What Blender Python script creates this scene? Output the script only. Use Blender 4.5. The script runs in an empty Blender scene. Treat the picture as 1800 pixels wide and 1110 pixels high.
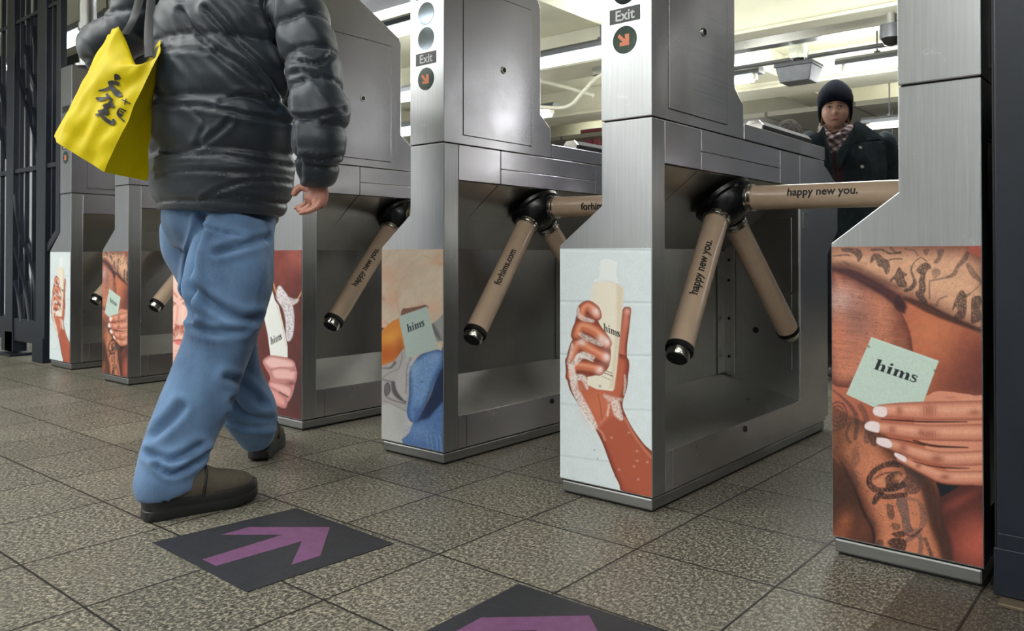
import bpy, bmesh, math, random
import numpy as np
from mathutils import Vector, Matrix, noise as mnoise
random.seed(7); rng = np.random.RandomState(7)
PI = math.pi
scene = bpy.context.scene
COL = scene.collection

# ------------------------------------------------------------------ camera
CAM = np.array([.3287, -1.9292, .70]); YAW = .6974; PIT = .0117; FPX = 1415.36; VY0 = 431.93
cd = bpy.data.cameras.new('camera'); cam = bpy.data.objects.new('camera', cd); COL.objects.link(cam)
cam.location = CAM; cam.rotation_euler = (PI/2 + PIT, 0, YAW)
cd.lens = FPX/1800*36; cd.sensor_width = 36; cd.shift_y = (VY0-555)/1800; cd.clip_start = .02
cd.dof.use_dof = True; cd.dof.focus_distance = 2.35; cd.dof.aperture_fstop = 8
scene.camera = cam
scene.view_settings.view_transform = 'Standard'; scene.view_settings.look = 'None'
scene.view_settings.gamma = 1; scene.view_settings.use_curve_mapping = False
scene.view_settings.exposure = 0.0
world = bpy.data.worlds.new('world'); scene.world = world; world.use_nodes = True
world.node_tree.nodes['Background'].inputs[0].default_value = (.55, .6, .65, 1)
world.node_tree.nodes['Background'].inputs[1].default_value = .04

_R = np.array([math.cos(YAW), math.sin(YAW), 0]); _F0 = np.array([-math.sin(YAW), math.cos(YAW), 0]); _Z = np.array([0, 0, 1.])
_F = _F0*math.cos(PIT)+_Z*math.sin(PIT); _U = -_F0*math.sin(PIT)+_Z*math.cos(PIT)
def ray(px, py): return _R*(px-900)/FPX + _U*(VY0-py)/FPX + _F
def at(px, py, d): return CAM + ray(px, py)*d                       # point of the place seen at a pixel, at a depth
def on(px, py, axis, val):
    r = ray(px, py); return CAM + r*(val-CAM[axis])/r[axis]
def topx(P):
    v = np.asarray(P)-CAM; w = v@_F
    return 900+(v@_R)/w*FPX, VY0-(v@_U)/w*FPX

def area(name, loc, sx, sy, power, col=(1, .97, .93), rot=(0, 0, 0)):
    l = bpy.data.lights.new(name, 'AREA'); l.shape = 'RECTANGLE'; l.size = sx; l.size_y = sy; l.energy = power; l.color = col
    o = bpy.data.objects.new(name, l); o.location = loc; o.rotation_euler = rot; COL.objects.link(o); return o
# rows of fluorescent lamps under the ceiling: in front of the gates (over the camera) and beyond them; one unseen row added to brighten the steel fronts
for x, y, p in [(-3.2, -2.6, 52), (.6, -2.6, 52), (-7.2, -2.6, 60), (4.4, -2.6, 30), (-5.2, -3.3, 46), (-3.4, -5.6, 60), (.8, -5.6, 60), (-7.6, -5.6, 50),
                (-1.6, 2.9, 36), (-5.6, 2.9, 36), (-3.5, 6.2, 60), (3.4, 5.3, 24), (-8.8, 4.2, 50), (-1.5, 8.8, 50), (-6.5, 9.5, 50)]:
    area('ceiling_area_light', (x, y, 2.58), 2.4, .16, p, (.95, .985, 1)); area('ceiling_area_light', (x, y, 2.60), 2.4, .16, p*.55, (.97, 1, .96), (PI, 0, 0))
for x, y, p in [(-2.6, -1.5, 26), (.9, -1.2, 8)]: area('ceiling_area_light', (x, y, 2.58), 2.4, .16, p, (.95, .985, 1))  # unseen lights added near the gates to brighten the posters and fronts
for x, y, p in [(-3.0, 3.6, 44), (-1.3, 4.0, 34), (-6.0, 3.2, 30), (-2.2, 6.3, 50), (3.4, 6.3, 30), (-4.6, 7.0, 36), (-1.6, 11, 50), (-5.5, 11.4, 50)]:
    l = bpy.data.lights.new('ceiling_fill_light', 'POINT'); l.energy = p*1.3; l.shadow_soft_size = .25; l.color = (.97, 1, .97); o = bpy.data.objects.new('ceiling_fill_light', l); o.location = (x, y, 2.3); COL.objects.link(o)  # point lights added to brighten the beams and ceiling beyond the gates

# ------------------------------------------------------------------ materials
def lin(c):
    c = np.asarray(c, float)/255.
    return np.where(c <= .04045, c/12.92, ((c+.055)/1.055)**2.4)
def L4(c): a = lin(c); return (float(a[0]), float(a[1]), float(a[2]), 1)
class NT:
    def __init__(s, name):
        s.m = bpy.data.materials.new(name); s.m.use_nodes = True; s.t = s.m.node_tree; s.b = s.t.nodes['Principled BSDF']
        s.co = s.n('ShaderNodeTexCoord')
    def n(s, ty, **k):
        o = s.t.nodes.new(ty)
        for a, b in k.items(): setattr(o, a, b)
        return o
    def l(s, a, b): s.t.links.new(a, b)
    def map(s, scale, src='Object', rot=(0, 0, 0)):
        m = s.n('ShaderNodeMapping'); m.inputs['Scale'].default_value = scale; m.inputs['Rotation'].default_value = rot
        s.l(s.co.outputs[src], m.inputs['Vector']); return m.outputs[0]
    def noise(s, scale, detail=4, rough=.55, vec=None, dist=0):
        o = s.n('ShaderNodeTexNoise'); o.inputs['Scale'].default_value = scale; o.inputs['Detail'].default_value = detail
        o.inputs['Roughness'].default_value = rough; o.inputs['Distortion'].default_value = dist
        s.l(vec if vec is not None else s.co.outputs['Object'], o.inputs['Vector']); return o.outputs['Fac']
    def ramp(s, src, stops):
        r = s.n('ShaderNodeValToRGB'); e = r.color_ramp.elements
        while len(e) < len(stops): e.new(.5)
        for k, (p, c) in enumerate(stops): e[k].position = p; e[k].color = c if len(c) == 4 else (*c, 1)
        s.l(src, r.inputs[0]); return r.outputs[0]
    def mix(s, fac, a, b, mode='MIX'):
        m = s.n('ShaderNodeMix', data_type='RGBA', blend_type=mode)
        for v, i in ((fac, 0), (a, 6), (b, 7)):
            if hasattr(v, 'node'): s.l(v, m.inputs[i])
            else: m.inputs[i].default_value = v
        return m.outputs[2]
    def mth(s, op, a, b=0., c=None):
        m = s.n('ShaderNodeMath', operation=op)
        for v, i in ((a, 0), (b, 1), (c, 2)):
            if v is None: continue
            if hasattr(v, 'node'): s.l(v, m.inputs[i])
            else: m.inputs[i].default_value = v
        return m.outputs[0]
    def bump(s, h, strength=.3, dist=.002):
        b = s.n('ShaderNodeBump'); b.inputs['Strength'].default_value = strength; b.inputs['Distance'].default_value = dist
        s.l(h, b.inputs['Height']); s.l(b.outputs[0], s.b.inputs['Normal']); return b
    def set(s, **k):
        for a, v in k.items():
            i = s.b.inputs[a.replace('_', ' ')]
            if hasattr(v, 'node'): s.l(v, i)
            else: i.default_value = v
        return s
def plain(name, c, rough=.5, metal=0., var=.12, scale=20, bump=0., bscale=60, bd=.001, **k):
    """a surface of one colour with slight procedural mottling and optional bump"""
    s = NT(name); c = np.array(L4(c)[:3])
    f = s.noise(scale)
    s.set(Base_Color=s.ramp(f, [(.3, tuple(c*(1-var))), (.7, tuple(np.minimum(c*(1+var), 1)))]), Metallic=metal)
    s.set(Roughness=s.mth('MULTIPLY_ADD', s.noise(scale*2.3), .25*rough, rough*.87))
    if bump: s.bump(s.noise(bscale), bump, bd)
    for a, v in k.items(): s.set(**{a: v})
    return s.m
def steel(name, c=(186, 187, 191), rough=.34, streak=(160, 160, 5), scratch=.5, aniso=.6, bmp=.05):
    s = NT(name); c = np.array(L4(c)[:3])
    st = s.noise(1, 3, .6, s.map(streak)); big = s.noise(3.2, 5, .6); fine = s.noise(46, 3)
    k = s.mix(s.ramp(st, [(.3, (0, 0, 0)), (.7, (1, 1, 1))]), (*c*(.90 if bmp > .04 else .97), 1), (*np.minimum(c*1.06, 1), 1))
    k = s.mix(s.ramp(big, [(.42, (0, 0, 0)), (.68, (.55, .55, .55))]), k, (*c*.84*np.array([1, .985, .95]), 1))
    spot = s.ramp(fine, [(.0, (1, 1, 1)), (.17, (1, 1, 1)), (.24, (0, 0, 0))])
    k = s.mix(s.mth('MULTIPLY', spot, .5), k, (*c*.45, 1))
    # thin scratches: two rotated, stretched noises cut to narrow lines
    acc = None
    for rz, sc in ((.5, (3, 9, 34)), (-.8, (4, 30, 8)), (1.3, (30, 5, 22))):
        v = s.noise(1.7, 2, .4, s.map(sc, rot=(rz, rz*.7, rz*1.3)), dist=1.2)
        ln = s.mth('LESS_THAN', s.mth('ABSOLUTE', s.mth('SUBTRACT', v, .5)), .0022)
        acc = ln if acc is None else s.mth('MAXIMUM', acc, ln)
    acc = s.mth('MULTIPLY', acc, s.mth('GREATER_THAN', s.noise(5), .6))
    k = s.mix(s.mth('MULTIPLY', acc, scratch), k, (.9, .9, .9, 1))
    s.set(Base_Color=k, Metallic=1.)
    r = s.mth('MULTIPLY_ADD', st, .10 if bmp > .04 else .04, rough-.05); r = s.mth('MULTIPLY_ADD', big, .22, s.mth('SUBTRACT', r, .11))
    r = s.mth('MULTIPLY_ADD', acc, .25*scratch, r)
    tg = s.n('ShaderNodeCombineXYZ'); tg.inputs[0].default_value = .02; tg.inputs[1].default_value = .02; tg.inputs[2].default_value = 1.; s.l(tg.outputs[0], s.b.inputs['Tangent']); s.set(Anisotropic=aniso)
    s.set(Roughness=r); s.bump(s.mth('MULTIPLY_ADD', st, .15 if bmp > .04 else .01, s.mth('MULTIPLY', big, 1.)), bmp, .0015)
    return s.m
M = {}
M['steel'] = steel('brushed_steel')
M['steel_side'] = steel('brushed_steel_side', (206, 203, 209), .26, (90, 1.5, 150), .0, .85, .015)
M['steel_dark'] = steel('worn_inner_steel', (178, 177, 174), .34, (40, 40, 40), .0, .6, .03)
M['steel_base'] = steel('plinth_steel', (164, 164, 164), .4, (8, 8, 200), .3, .3)
M['reader'] = plain('matt_dark_housing', (58, 58, 60), .6)
M['groove'] = plain('dark_joint', (18, 18, 20), .7)
M['chrome'] = plain('polished_metal', (215, 212, 205), .16, 1., .05)
M['hub'] = plain('black_rubber_hub', (16, 17, 21), .28, 0, .2)
M['cap'] = plain('dark_end_cap', (34, 33, 33), .42, .5)
M['ink'] = plain('black_lettering', (30, 26, 24), .5)
M['sleeve'] = plain('beige_arm_sleeve', (194, 168, 146), .2, 0, .05, Coat_Weight=.5, Coat_Roughness=.12)
M['navy'] = plain('dark_blue_paint', (23, 30, 42), .38, 0, .2, 14, .25, 40, .001)
M['black'] = plain('black_paint', (14, 15, 18), .5)
M['beam'] = plain('cream_beam_paint', (214, 211, 192), .55, 0, .08, 3, .2, 20)
M['ceil'] = plain('cream_ceiling_paint', (204, 202, 182), .65, 0, .1, 1.5)
M['conduit'] = plain('grey_conduit', (168, 166, 158), .4, .4)
M['fixture'] = plain('grey_lamp_housing', (96, 98, 102), .45, .3)
M['pink'] = plain('dull_red_column_paint', (128, 62, 70), .5)
M['tilew'] = plain('pale_wall_tile', (208, 212, 218), .3, 0, .08, 2)
s = NT('lit_tube'); s.set(Base_Color=(1, 1, 1, 1), Emission_Color=(.93, .97, 1, 1), Emission_Strength=7.); M['tube'] = s.m

# ------------------------------------------------------------------ mesh helpers
class MB:
    def __init__(s): s.v = []; s.f = []; s.mi = []
    def add(s, vf, mi=0):
        v, f = vf; o = len(s.v); s.v += [tuple(map(float, p)) for p in v]; s.f += [tuple(i+o for i in q) for q in f]; s.mi += [mi]*len(f); return s
    def build(s, name, mats, parent=None, smooth=False, bevel=0, seg=2, recalc=True):
        return mkobj(name, s.v, s.f, mats, parent, smooth, bevel, s.mi, seg, recalc)
def mkobj(name, v, f, mats, parent=None, smooth=False, bevel=0, mi=None, seg=2, recalc=True):
    me = bpy.data.meshes.new(name); me.from_pydata([tuple(map(float, p)) for p in v], [], f)
    if recalc:
        bm = bmesh.new(); bm.from_mesh(me); bmesh.ops.recalc_face_normals(bm, faces=bm.faces); bm.to_mesh(me); bm.free()
    for m in (mats if isinstance(mats, (list, tuple)) else [mats]): me.materials.append(m)
    if mi is not None and len(me.polygons) == len(mi): me.polygons.foreach_set('material_index', mi)
    if smooth:
        me.polygons.foreach_set('use_smooth', [True]*len(me.polygons))
        me.set_sharp_from_angle(angle=math.radians(smooth if smooth is not True else 50))
    o = bpy.data.objects.new(name, me); COL.objects.link(o)
    if parent is not None: o.parent = parent
    if bevel:
        b = o.modifiers.new('bevel', 'BEVEL'); b.width = bevel; b.segments = seg; b.limit_method = 'ANGLE'; b.angle_limit = .6
    return o
def box(x0, x1, y0, y1, z0, z1):
    v = [(x, y, z) for x in (x0, x1) for y in (y0, y1) for z in (z0, z1)]
    return v, [(0, 1, 3, 2), (4, 6, 7, 5), (0, 4, 5, 1), (2, 3, 7, 6), (0, 2, 6, 4), (1, 5, 7, 3)]
def prism(poly, axis, a, b):
    """extrude a 2-D outline along an axis; the outline is in the other two axes, in xyz order"""
    n = len(poly); v = []
    for t in (a, b):
        for p in poly:
            q = list(p); q.insert(axis, t); v.append(q)
    return v, [tuple(range(n)), tuple(range(2*n-1, n-1, -1))]+[(i, (i+1) % n, n+(i+1) % n, n+i) for i in range(n)]
def frames(pts):
    pts = [np.asarray(p, float) for p in pts]; T = []
    for i in range(len(pts)):
        t = pts[min(i+1, len(pts)-1)]-pts[max(i-1, 0)]; T.append(t/(np.linalg.norm(t)+1e-12))
    return pts, T
def tube(pts, r, n=12, side=None, caps=True):
    """tube along pts; r is a radius, or per point a radius or (a, b) with a along the side vector"""
    pts, T = frames(pts); v = []; f = []
    ref = np.array(side, float) if side is not None else None
    for i, (p, t) in enumerate(zip(pts, T)):
        if ref is None:
            ref = np.cross(t, (0, 0, 1.)) if abs(t[2]) < .9 else np.cross(t, (0, 1., 0))
        a = ref-t*(ref@t); a /= np.linalg.norm(a)+1e-12; b = np.cross(t, a)
        if side is None: ref = a
        q = r[i] if isinstance(r, (list, tuple, np.ndarray)) else r
        ra, rb = q if isinstance(q, (list, tuple, np.ndarray)) else (q, q)
        for k in range(n):
            w = 2*PI*k/n; v.append(p+a*ra*math.cos(w)+b*rb*math.sin(w))
    m = len(pts)
    for i in range(m-1):
        for k in range(n): f.append((i*n+k, i*n+(k+1) % n, (i+1)*n+(k+1) % n, (i+1)*n+k))
    if caps: f += [tuple(range(n-1, -1, -1)), tuple(range((m-1)*n, m*n))]
    return v, f
def cat(P, k=6, closed=False):
    """Catmull-Rom through rows of numbers"""
    P = np.asarray(P, float); n = len(P); out = []
    g = (lambda i: P[i % n]) if closed else (lambda i: P[min(max(i, 0), n-1)])
    for i in range(n if closed else n-1):
        a, b, c, d = g(i-1), g(i), g(i+1), g(i+2)
        for j in range(k):
            t = j/k; out.append(.5*(2*b+(c-a)*t+(2*a-5*b+4*c-d)*t*t+(3*b-a-3*c+d)*t**3))
    if not closed: out.append(P[-1])
    return np.array(out)
def loft(rows, side=(1, 0, 0), n=28, k=6):
    """rows of x, y, z, ra, rb"""
    R = cat(rows, k); return tube(R[:, :3], [(abs(a)+1e-4, abs(b)+1e-4) for a, b in R[:, 3:5]], n, side)
def lathe(prof, origin, axis, n=24):
    """prof: (distance along axis, radius)"""
    o = np.asarray(origin, float); t = np.asarray(axis, float); t = t/np.linalg.norm(t)
    return tube([o+t*d for d, _ in prof], [max(r, 1e-4) for _, r in prof], n) if False else _lathe(prof, o, t, n)
def _lathe(prof, o, t, n):
    a = np.cross(t, (0, 0, 1.)) if abs(t[2]) < .9 else np.cross(t, (0, 1., 0)); a /= np.linalg.norm(a); b = np.cross(t, a); v = []; f = []
    for d, r in prof:
        for k in range(n):
            w = 2*PI*k/n; v.append(o+t*d+(a*math.cos(w)+b*math.sin(w))*max(r, 1e-5))
    for i in range(len(prof)-1):
        for k in range(n): f.append((i*n+k, i*n+(k+1) % n, (i+1)*n+(k+1) % n, (i+1)*n+k))
    f += [tuple(range(n-1, -1, -1)), tuple(range((len(prof)-1)*n, len(prof)*n))]
    return v, f
def ball(c, r, n=20, m=12):
    c = np.asarray(c, float); r = np.array(r if hasattr(r, '__len__') else (r, r, r), float); v = [c+r*(0, 0, -1)]; f = []
    for i in range(1, m):
        p = -PI/2+PI*i/m
        for k in range(n): v.append(c+r*(math.cos(p)*math.cos(2*PI*k/n), math.cos(p)*math.sin(2*PI*k/n), math.sin(p)))
    v.append(c+r*(0, 0, 1)); e = len(v)-1
    for k in range(n): f.append((0, 1+(k+1) % n, 1+k)); f.append((e, e-n+k, e-n+(k+1) % n))
    for i in range(m-2):
        for k in range(n): f.append((1+i*n+k, 1+i*n+(k+1) % n, 1+(i+1)*n+(k+1) % n, 1+(i+1)*n+k))
    return v, f
def empty(name, loc, label, cat_, group=None, rz=0):
    o = bpy.data.objects.new(name, None); o.empty_display_size = .1; COL.objects.link(o); o.location = loc; o.rotation_euler = (0, 0, rz)
    return tag(o, label, cat_, group)
def tag(o, label=None, cat_=None, group=None, kind=None):
    if label: o['label'] = label
    if cat_: o['category'] = cat_
    if group: o['group'] = group
    if kind: o['kind'] = kind
    return o
def struct(o): o['kind'] = 'structure'; return o
def evaluated(o):
    dg = bpy.context.evaluated_depsgraph_get(); dg.update(); e = o.evaluated_get(dg); me = e.to_mesh()
    v = np.empty(len(me.vertices)*3); me.vertices.foreach_get('co', v); f = [tuple(p.vertices) for p in me.polygons]
    nn = np.empty(len(me.vertices)*3); me.vertices.foreach_get('normal', nn)
    e.to_mesh_clear(); return v.reshape(-1, 3), f, nn.reshape(-1, 3)
def text_mesh(body, size=1., bold=0., cuts=0, align='CENTER', shear=0):
    c = bpy.data.curves.new('text', 'FONT'); c.body = body; c.size = size; c.offset = bold; c.align_x = align; c.align_y = 'CENTER'; c.resolution_u = 3; c.shear = shear
    o = bpy.data.objects.new('text', c); COL.objects.link(o); v, f, _ = evaluated(o); bpy.data.objects.remove(o); bpy.data.curves.remove(c)
    if cuts:
        bm = bmesh.new(); vs = [bm.verts.new(p) for p in v]
        for q in f:
            try: bm.faces.new([vs[i] for i in q])
            except ValueError: pass
        y0, y1 = v[:, 1].min(), v[:, 1].max()
        for k in range(1, cuts): bmesh.ops.bisect_plane(bm, geom=bm.verts[:]+bm.edges[:]+bm.faces[:], plane_co=(0, y0+(y1-y0)*k/cuts, 0), plane_no=(0, 1, 0))
        bm.verts.index_update(); v = np.array([tuple(p.co) for p in bm.verts]); f = [tuple(q.index for q in g.verts) for g in bm.faces]; bm.free()
    return v, f
def union(parts, voxel=.01, smooth=3, fac=.5):
    """grow several closed shapes into one continuous skin; returns verts, faces, normals"""
    mb = MB()
    for p in parts: mb.add(p)
    o = mb.build('tmp', [], None)
    r = o.modifiers.new('r', 'REMESH'); r.mode = 'VOXEL'; r.voxel_size = voxel; r.adaptivity = 0
    if smooth:
        q = o.modifiers.new('s', 'SMOOTH'); q.iterations = smooth; q.factor = fac
    res = evaluated(o); bpy.data.objects.remove(o); return res
def fbm(P, scale, octv=3):
    return np.array([mnoise.fractal(Vector(p)*scale, 1., 2., octv) for p in P])
# ------------------------------------------------------------------ the station: floor, ceiling, walls
s = NT('granite_tiles')
sep = s.n('ShaderNodeSeparateXYZ'); s.l(s.co.outputs['Object'], sep.inputs[0])
def joint(o, off, pitch, wid):
    t = s.mth('FRACT', s.mth('DIVIDE', s.mth('SUBTRACT', o, off-pitch*60), pitch))
    d = s.mth('MULTIPLY', s.mth('MINIMUM', t, s.mth('SUBTRACT', 1., t)), pitch)
    return d
wob = s.mth('MULTIPLY', s.mth('SUBTRACT', s.noise(9), .5), .004)
dx = joint(s.mth('ADD', sep.outputs[0], wob), -.341, .338, 0); dy = joint(s.mth('ADD', sep.outputs[1], wob), -.265, .326, 0)
d = s.mth('MINIMUM', dx, dy)
g = s.mth('SUBTRACT', 1., s.mth('SMOOTHSTEP' if False else 'MULTIPLY', s.mth('MINIMUM', s.mth('MAXIMUM', s.mth('SUBTRACT', d, .0018), 0.), .0022), 1/.0022))
cx = s.mth('FLOOR', s.mth('DIVIDE', s.mth('SUBTRACT', sep.outputs[0], -.341-.338*60), .338)); cy = s.mth('FLOOR', s.mth('DIVIDE', s.mth('SUBTRACT', sep.outputs[1], -.265-.326*60), .326))
cmb = s.n('ShaderNodeCombineXYZ'); s.l(cx, cmb.inputs[0]); s.l(cy, cmb.inputs[1])
wn = s.n('ShaderNodeTexWhiteNoise'); s.l(cmb.outputs[0], wn.inputs[0])
gr = s.noise(105, 6, .8, s.map((1, 1, 1), rot=(0, 0, .5)), .4); g2 = s.noise(1, 5, .75, s.map((210, 90, 210), rot=(0, 0, -.35)))
mix1 = s.mth('MULTIPLY_ADD', g2, .5, s.mth('MULTIPLY', gr, .5))
colr = s.ramp(mix1, [(.43, lin((14, 13, 12))), (.472, lin((58, 55, 49))), (.515, lin((112, 107, 95))), (.57, lin((184, 176, 156)))])
stain = s.noise(1.7, 5, .6); stain2 = s.noise(6, 4)
colr = s.mix(s.ramp(stain, [(.45, (0, 0, 0)), (.7, (.4, .4, .4))]), colr, (*lin((96, 90, 80)), 1), 'MIX')
colr = s.mix(.18, colr, s.ramp(wn.outputs[0], [(0, lin((92, 90, 82))), (1, lin((160, 154, 140)))]), 'MIX')
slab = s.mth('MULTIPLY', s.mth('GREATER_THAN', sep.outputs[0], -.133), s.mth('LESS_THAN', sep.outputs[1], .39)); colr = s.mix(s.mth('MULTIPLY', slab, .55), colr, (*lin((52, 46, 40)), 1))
colr = s.mix(g, colr, (*lin((34, 31, 28)), 1))
s.set(Base_Color=colr, Roughness=s.mth('MULTIPLY_ADD', stain2, .3, .28), Specular_IOR_Level=.4)
s.bump(s.mth('SUBTRACT', s.mth('MULTIPLY', mix1, .25), s.mth('MULTIPLY', g, 1.)), .35, .0025)
M['floor'] = s.m
struct(MB().add(box(-16, 7, -8, 16, -.1, 0)).build('floor', M['floor']))
struct(MB().add(box(-16, 7, -8, 16, 3.0, 3.1)).build('ceiling', M['ceil']))
struct(MB().add(box(-16, 7, 15.9, 16, 0, 3.0)).build('wall_back', M['tilew']))
struct(MB().add(box(-16, 7, -8.1, -8, 0, 3.0)).build('wall_front', M['tilew']))
struct(MB().add(box(-10.6, -10.5, -8, 16, 0, 3.0)).build('wall_left', M['tilew']))
struct(MB().add(box(7, 7.1, -8, 16, 0, 3.0)).build('wall_right', M['tilew']))
# beams run across the hall above the gates; a dark lowered soffit stands over the gate line
n = 0
for y, w, z in ((-6.2, .45, 2.68), (-3.7, .45, 2.68), (5.0, .42, 2.66), (7.4, .45, 2.66), (9.8, .5, 2.62), (12.6, .5, 2.62)):
    n += 1; m = MB(); m.add(box(-16, 7, y-w/2, y+w/2, z, 3.0)); m.add(box(-16, 7, y-w/2-.07, y+w/2+.07, z-.03, z)); struct(m.build('trim_%d' % n, M['beam'], bevel=.006))
for x0 in (-9.6, -3.6):
    n += 1; struct(MB().add(box(x0, x0+.4, 2.2, 15.9, 2.72, 3.0)).build('trim_%d' % n, M['beam'], bevel=.006))
s = NT('soffit_panels'); sp = s.n('ShaderNodeSeparateXYZ'); s.l(s.co.outputs['Object'], sep.inputs[0] if False else sp.inputs[0])
ln = s.mth('LESS_THAN', s.mth('ABSOLUTE', s.mth('SUBTRACT', s.mth('FRACT', s.mth('DIVIDE', sp.outputs[0], 1.1)), .5)), .018)
s.set(Base_Color=s.mix(ln, (*lin((126, 122, 108)), 1), (*lin((70, 68, 62)), 1)), Roughness=.6); M['soffit'] = s.m
n += 1; struct(MB().add(box(-16, 7, 8.2, 12.2, 2.50, 2.56)).build('trim_%d' % n, M['soffit']))
n += 1; struct(MB().add(box(-16, 7, 12.9, 15.8, 2.30, 2.36)).build('trim_%d' % n, M['soffit']))
n += 1; struct(MB().add(box(-5.6, -3.3, 1.65, 2.2, 2.6, 3.0)).build('trim_%d' % n, M['fixture'], bevel=.005))
n += 1; struct(MB().add(box(-16, -5.6, 1.9, 2.5, 2.5, 3.0)).build('trim_%d' % n, M['navy'], bevel=.005))
n += 1; struct(MB().add(box(.9, 1.0, 3.4, 9.5, 0, 3.0)).build('trim_%d' % n, M['navy']))  # unseen dark wall, added so the near tower side reflects something dark

def column(x, y, mat, label, r=.16):
    t = empty('steel_column', (x, y, 0), label, 'column')
    m = MB(); m.add(box(-r, r, -r, -r+.02, .02, 2.66)); m.add(box(-r, r, r-.02, r, .02, 2.66)); m.add(box(-.012, .012, -r, r, .02, 2.66)); m.build('column_shaft', mat, t, bevel=.003)
    MB().add(box(-r-.06, r+.06, -r-.06, r+.06, 0, .02)).build('base_plate', mat, t, bevel=.004)
    MB().add(box(-r-.05, r+.05, -r-.05, r+.05, 2.60, 2.66)).build('cap_plate', mat, t, bevel=.004)
p = on(1050, 300, 1, 8.6); column(p[0], p[1], M['pink'], 'dull red steel column seen far behind the middle gates', .14)
p = on(32, 330, 1, 4.2); column(p[0], p[1], M['pink'], 'dull red steel column behind the black fence', .2)

def roof(x, y):
    if 8.2 < y < 12.2: return 2.5
    if 12.9 < y < 15.8: return 2.3
    if -5.6 < x < -3.3 and 1.65 < y < 2.2: return 2.6
    if x < -5.6 and 1.9 < y < 2.5: return 2.5
    for a, b in ((5.0, 2.63), (7.4, 2.63), (12.6, 2.59)):
        if abs(y-a) < .3: return b
    return 3.0
def tube_light(p0, p1, label, hang=.0, r=.03, zt=2.66, wide=.07):
    """a hanging fluorescent batten from p0 to p1 (along x)"""
    p0 = np.array(p0); p1 = np.array(p1); c = (p0+p1)/2; L = abs(p1[0]-p0[0])/2
    t = empty('fluorescent_light', c, label, 'ceiling light', 'fluorescent lights under the ceiling')
    m = MB(); m.add(prism([(-wide, .035), (-wide, .075), (-wide*.6, .105), (wide*.6, .105), (wide, .075), (wide, .035)], 0, -L-.05, L+.05)); m.build('lamp_housing', M['fixture'], t, bevel=.003)
    MB().add(tube([(-L+.04, 0, 0), (L-.04, 0, 0)], r, 12)).build('tube', M['tube'], t, smooth=True)
    for q in (-L, L-.04): MB().add(box(q, q+.04, -.028, .028, -.022, .04)).build('tube_holder', M['beam'], t, bevel=.003)
    for q in (-L*.6, L*.6):
        MB().add(tube([(q, 0, .1), (q, 0, roof(c[0]+q, c[1])-c[2])], .008, 8)).add(tube([(q, 0, .1), (q, 0, .125)], .03, 10)).build('hanger_rod', M['fixture'], t)
def row(px0, py0, px1, py1, z, label, ext0=0, ext1=0, **k):
    a = on(px0, py0, 2, z); b = on(px1, py1, 2, z); y = (a[1]+b[1])/2; tube_light((a[0]-ext0, y, z), (b[0]+ext1, y, z), label, **k)
row(950, 110, 1057, 92, 2.5, 'bright fluorescent tube light seen between the two gate towers in the middle', .5, .3, r=.052)
row(1292, 140, 1333, 137, 2.5, 'fluorescent tube light ending left of the hanging grey box', 1.2, 0, r=.045)
row(1484, 124, 1575, 106, 2.5, 'fluorescent tube light above and right of the person in the beanie', 0, 1.1, r=.045)
row(685, 60, 720, 48, 2.5, 'fluorescent tube light beside the tower left of the middle', .9, .35, r=.045, zt=2.6)
row(105, 82, 133, 63, 2.5, 'fluorescent tube light between the fence and the silver pipe', .15, .8, r=.05, zt=2.5)
row(700, 172, 722, 168, 2.36, 'far fluorescent tube light low behind the middle tower', .6, .6, r=.055, zt=2.5)
row(950, 200, 972, 197, 2.36, 'far fluorescent tube light behind the second gate tower', .9, .0, r=.055, zt=2.5)
row(700, 232, 722, 229, 2.18, 'farthest fluorescent tube light, just above the gate lid', .8, .6, r=.06, zt=2.3)
row(1540, 222, 1578, 218, 2.2, 'far fluorescent tube light behind the shoulder of the person in the beanie', .1, .9, r=.035, zt=2.3)
row(1548, 268, 1578, 266, 1.98, 'lowest far fluorescent light behind the shoulder of the person in the beanie', .1, .9, r=.07, zt=2.3)
row(3, 135, 24, 128, 2.1, 'fluorescent tube light seen through the black fence', .6, .1, r=.09, zt=2.5)

# grey hanging box (speaker or camera housing) and its clear dome
p = on(1404, 128, 1, 5.35); t = empty('hanging_box', p, 'dark grey tapered box hung under the ceiling beam above the beanie', 'hanging box')
def frustum(hx, hy, z0, hx2, hy2, z1):
    v = [(-hx, -hy, z0), (hx, -hy, z0), (hx, hy, z0), (-hx, hy, z0), (-hx2, -hy2, z1), (hx2, -hy2, z1), (hx2, hy2, z1), (-hx2, hy2, z1)]
    return v, [(3, 2, 1, 0), (4, 5, 6, 7), (0, 1, 5, 4), (1, 2, 6, 5), (2, 3, 7, 6), (3, 0, 4, 7)]
MB().add(frustum(.135, .11, -.095, .165, .14, .045)).build('box_body', M['fixture'], t, bevel=.008)
MB().add(frustum(.178, .152, .045, .172, .146, .078)).build('box_lid', M['fixture'], t, bevel=.006)
MB().add(tube([(0, 0, .078), (0, 0, .13)], .05, 14)).add(tube([(-.06, 0, .078), (-.06, 0, .1)], .025, 10)).add(tube([(.06, 0, .078), (.06, 0, .1)], .025, 10)).build('mount', M['cap'], t, smooth=True)
s = NT('clear_plastic'); s.set(Base_Color=(.8, .84, .85, 1), Roughness=.15, Transmission_Weight=.8, IOR=1.3); M['clear'] = s.m
MB().add(lathe([(0, .075), (.05, .085), (.17, .085), (.2, .07)], (0, 0, .13), (0, 0, 1))).build('clear_dome', M['clear'], t, smooth=True)
MB().add(tube([(0, 0, .33), (0, 0, 2.63-p[2])], .03, 12)).build('hanger_rod', M['conduit'], t)
p = on(1566, 68, 1, 4.9); t = empty('security_camera', p, 'dark dome camera with a bright rim at the beam, beside the near gate column', 'camera')
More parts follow.
